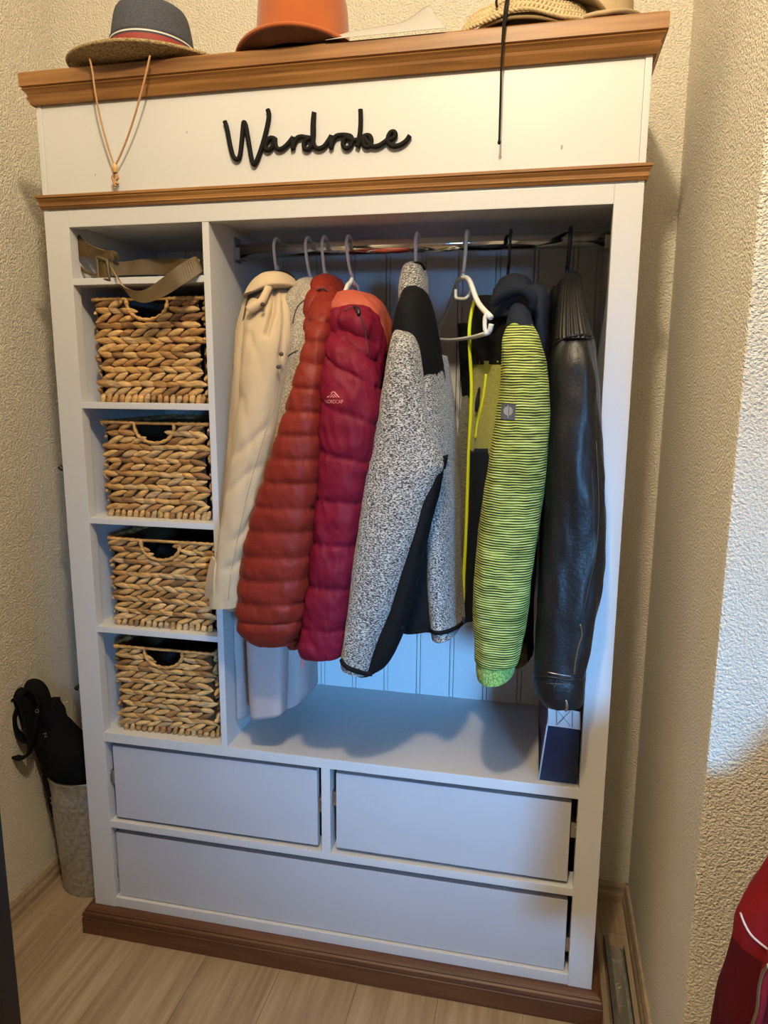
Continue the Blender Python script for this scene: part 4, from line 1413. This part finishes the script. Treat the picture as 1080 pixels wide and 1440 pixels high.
# ------------------------------------------------------------------ zinc bin and trekking poles
BN = empty('zinc_bucket', (-.118, .175, 0))
tag(BN, 'tall galvanised zinc bucket standing between the wall and wardrobe', 'bucket')
bc = Vector((-.117, .18, 0))
prof = [(.088, .002), (.091, .0), (.0925, .004), (.0905, .008), (.0915, .012), (.0935, .06), (.0985, .16), (.103, .24), (.1040, .258), (.107, .264), (.1042, .270), (.1047, .274), (.1078, .280), (.1045, .286), (.107, .312), (.1085, .334), (.1105, .336), (.1105, .340), (.1075, .341), (.1055, .335), (.103, .25), (.098, .16), (.089, .01), (.0, .01)]
vs, fs = [], []
N = 64
for r, z in prof:
    for k in range(N):
        th = 2 * pi * k / N
        vs.append(bc + Vector((r * cos(th), r * sin(th), z)))
for i in range(len(prof) - 1):
    for k in range(N):
        l = (k + 1) % N
        fs.append((i * N + k, i * N + l, (i + 1) * N + l, (i + 1) * N + k))
fs.append(tuple(range(N - 1, -1, -1)))
mesh('body', vs, fs, M['zinc'], BN)
vs, fs = [], []
for k in range(N):
    th = 2 * pi * k / N
    for r, z in ((.112, .338), (.1145, .341), (.112, .344), (.1095, .341)):
        vs.append(bc + Vector(((r - .003) * cos(th), (r - .003) * sin(th), z)))
for k in range(N):
    l = (k + 1) % N
    for a in range(4):
        b = (a + 1) % 4
        fs.append((k * 4 + a, l * 4 + a, l * 4 + b, k * 4 + b))
mesh('rim', vs, fs, M['steel'], BN)


def pole(label, base, top, lean, strap, seed):
    P = empty('trekking_pole', tuple(base))
    tag(P, label, 'trekking pole', 'trekking poles in the zinc bucket')
    b, t = Vector(base), Vector(top)
    tube('shaft', [b, b.lerp(t, .62)], .007, M['black_plastic'], P, n=12)
    d = (t - b).normalized()
    g0 = b.lerp(t, .58)
    tube('grip', [g0, g0.lerp(t, .2), g0.lerp(t, .5), g0.lerp(t, .8), t, t + d * .018 + Vector(lean) * .6, t + d * .022 + Vector(lean) * 1.1], [.016, .020, .019, .022, .025, .025, .014], M['black_fabric'], P, n=14, sub=4)
    vs, fs = [], []
    path = spline([Vector(q) for q in strap], 6, True)
    m = len(path)
    for i, p in enumerate(path):
        tt = (path[(i + 1) % m] - path[i - 1]).normalized()
        w = Vector((.35, -1, .25)).normalized()
        nn = tt.cross(w).normalized()
        for q in (w * .015 + nn * .003, -w * .015 + nn * .003, -w * .015 - nn * .003, w * .015 - nn * .003):
            vs.append(p + q)
    for i in range(m):
        j = (i + 1) % m
        for k in range(4):
            l = (k + 1) % 4
            fs.append((i * 4 + k, j * 4 + k, j * 4 + l, i * 4 + l))
    mesh('wrist_strap', vs, fs, M['black_fabric'], P, False)
    return P


gt = at(50, 968, .10)
P1 = pole('black trekking pole leaning highest out of the zinc bucket', (-.085, .20, .012), at(54, 974, .10), (-.022, 0, -.006),
          [at(42, 968, .08), at(30, 985, .07), at(22, 1010, .06), at(28, 1035, .06), at(45, 1042, .06), at(52, 1020, .07), at(56, 985, .08)], 1)
P2 = pole('black trekking pole with looped wrist strap nearest the left wall', (-.10, .16, .012), at(30, 984, .08), (-.022, 0, -.010),
          [at(18, 985, .06), at(11, 1005, .05), at(7, 1030, .05), at(10, 1055, .05), at(28, 1066, .04), at(42, 1056, .04), at(38, 1020, .05), at(28, 985, .06)], 2)
ptube('strap_tail', [(10, 1052, .05), (12, 1062, .05), (9, 1074, .05)], .0018, M['black_fabric'], P2)
text('strap_print', 'Q', .013, at(52, 1000, .062), (0.3, -1, .2), (-.3, 0, 1), M['steel'], P1, .0004)
text('strap_print', 'Z', .015, at(64, 1034, .068), (0.3, -1, .2), (-.35, 0, 1), M['steel'], P1, .0004)
U = empty('umbrella', (-.10, .2, .012))
tag(U, 'folded black umbrella filling the zinc bucket beside the trekking poles', 'umbrella')
loft('folded_canopy', [(985, 62, 78, .12, .02), (1010, 60, 92, .13, .03), (1035, 62, 108, .14, .05), (1055, 66, 128, .15, .07), (1085, 74, 140, .17, .08), (1130, 84, 142, .18, .08)], M['black_fabric'], U, n=48, wrinkle=.01, wscale=26, seed=41, clamp=False)
tube('shaft', [(-.105, .185, .012), (-.11, .185, .30)], .006, M['black_plastic'], U)

# ------------------------------------------------------------------ drawer slides lying by the right wall
def slide(label, x, z, y0, y1, rot):
    S = empty('drawer_slide', (x, (y0 + y1) / 2, z))
    tag(S, label, 'drawer slide', 'loose drawer slides on the floor')
    L = []
    bm = bmesh.new()
    add_box(bm, -.022, .022, y0, y1, 0, .0016)
    add_box(bm, -.022, -.0205, y0, y1, 0, .012)
    add_box(bm, .0205, .022, y0, y1, 0, .012)
    L.append(bmobj('outer_channel', bm, M['steel']))
    bm = bmesh.new()
    add_box(bm, -.017, .017, y0 + .02, y1 - .002, .002, .0036)
    add_box(bm, -.017, -.0155, y0 + .02, y1 - .03, .002, .011)
    add_box(bm, .0155, .017, y0 + .02, y1 - .03, .002, .011)
    L.append(bmobj('middle_channel', bm, M['zinc']))
    bm = bmesh.new()
    add_box(bm, -.011, .011, y0 + .02, y1 - .004, .006, .008)
    add_box(bm, -.013, .013, y1 - .05, y1 - .03, .008, .0105, .0008)
    add_box(bm, -.003, .003, y1 - .13, y1 - .06, .008, .0098, .0008)
    add_box(bm, -.009, .009, y1 - .24, y1 - .205, .008, .0102, .0008)
    add_box(bm, -.009, .009, y1 - .30, y1 - .265, .008, .0102, .0008)
    for k in range(5):
        yy = y0 + .08 + k * (y1 - y0 - .2) / 4
        add_box(bm, -.0065, .0065, yy, yy + .014, .008, .0092, .0005)
    L.append(bmobj('inner_member', bm, M['chrome']))
    bm = bmesh.new()
    add_box(bm, -.009, .009, y0 + .12, y0 + .16, .0082, .012, .001)
    L.append(bmobj('release_lever', bm, M['black_plastic']))
    T = Matrix.Translation((x, 0, z)) @ Matrix.Rotation(rot, 4, 'Z')
    for o in L:
        o.data.transform(T)
        o.parent = S
        o.matrix_parent_inverse = S.matrix_world.inverted()
    return S


slide('loose steel drawer slide lying uppermost by the right baseboard', 1.291, .0135, -.24, .205, radians(0))
slide('loose steel drawer slide lying underneath the upper slide', 1.289, .0005, -.24, .195, radians(0))
S3 = slide('narrow edge-on steel drawer slide beside the wardrobe base', 0, 0, -.24, .205, 0)
for o in S3.children:
    o.data.transform(Matrix.Translation((1.263, 0, .0235)) @ Matrix.Rotation(radians(90), 4, 'Y'))

# ------------------------------------------------------------------ red jacket at the lower right
J = empty('red_jacket', (1.5, -.52, .45))
tag(J, 'red zipped jacket with thin pale piping at the lower right corner', 'jacket')
JY = -.52
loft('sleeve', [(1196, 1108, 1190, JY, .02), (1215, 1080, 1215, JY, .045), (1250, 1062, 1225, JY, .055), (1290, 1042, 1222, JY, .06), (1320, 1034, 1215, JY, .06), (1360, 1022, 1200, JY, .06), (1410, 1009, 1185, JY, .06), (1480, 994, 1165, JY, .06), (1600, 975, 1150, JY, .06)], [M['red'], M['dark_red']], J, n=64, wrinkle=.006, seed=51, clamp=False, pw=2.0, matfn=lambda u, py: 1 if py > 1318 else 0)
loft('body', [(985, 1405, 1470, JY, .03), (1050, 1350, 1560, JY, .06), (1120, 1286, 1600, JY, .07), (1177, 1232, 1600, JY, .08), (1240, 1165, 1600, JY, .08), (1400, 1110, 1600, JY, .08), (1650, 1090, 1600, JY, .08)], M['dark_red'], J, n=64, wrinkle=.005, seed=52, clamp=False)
JO = list(J.children)
otube('piping', [(1042, 1284), (1048, 1300), (1058, 1316), (1074, 1330), (1090, 1342)], .0016, M['piping'], J, JO, .0006)
otube('zip_flap', [(1088, 1335), (1077, 1370), (1072, 1410), (1062, 1450)], .006, M['red'], J, JO, .002)
otube('zip', [(1084, 1350), (1074, 1385), (1068, 1420), (1058, 1455)], .0022, M['brass'], J, JO, .009)
HK = box('coat_rack', 1.47, 1.95, YP - .018, YP, 1.02, 1.10, M['stain'], bev=.003)
tag(HK, 'stained wood coat rack on the wall above the red jacket', 'coat rack')
tube('hook', [(1.62, YP - .018, 1.06), (1.62, YP - .25, 1.05), (1.62, YP - .255, 1.075)], .006, M['black_plastic'], HK, sub=3)
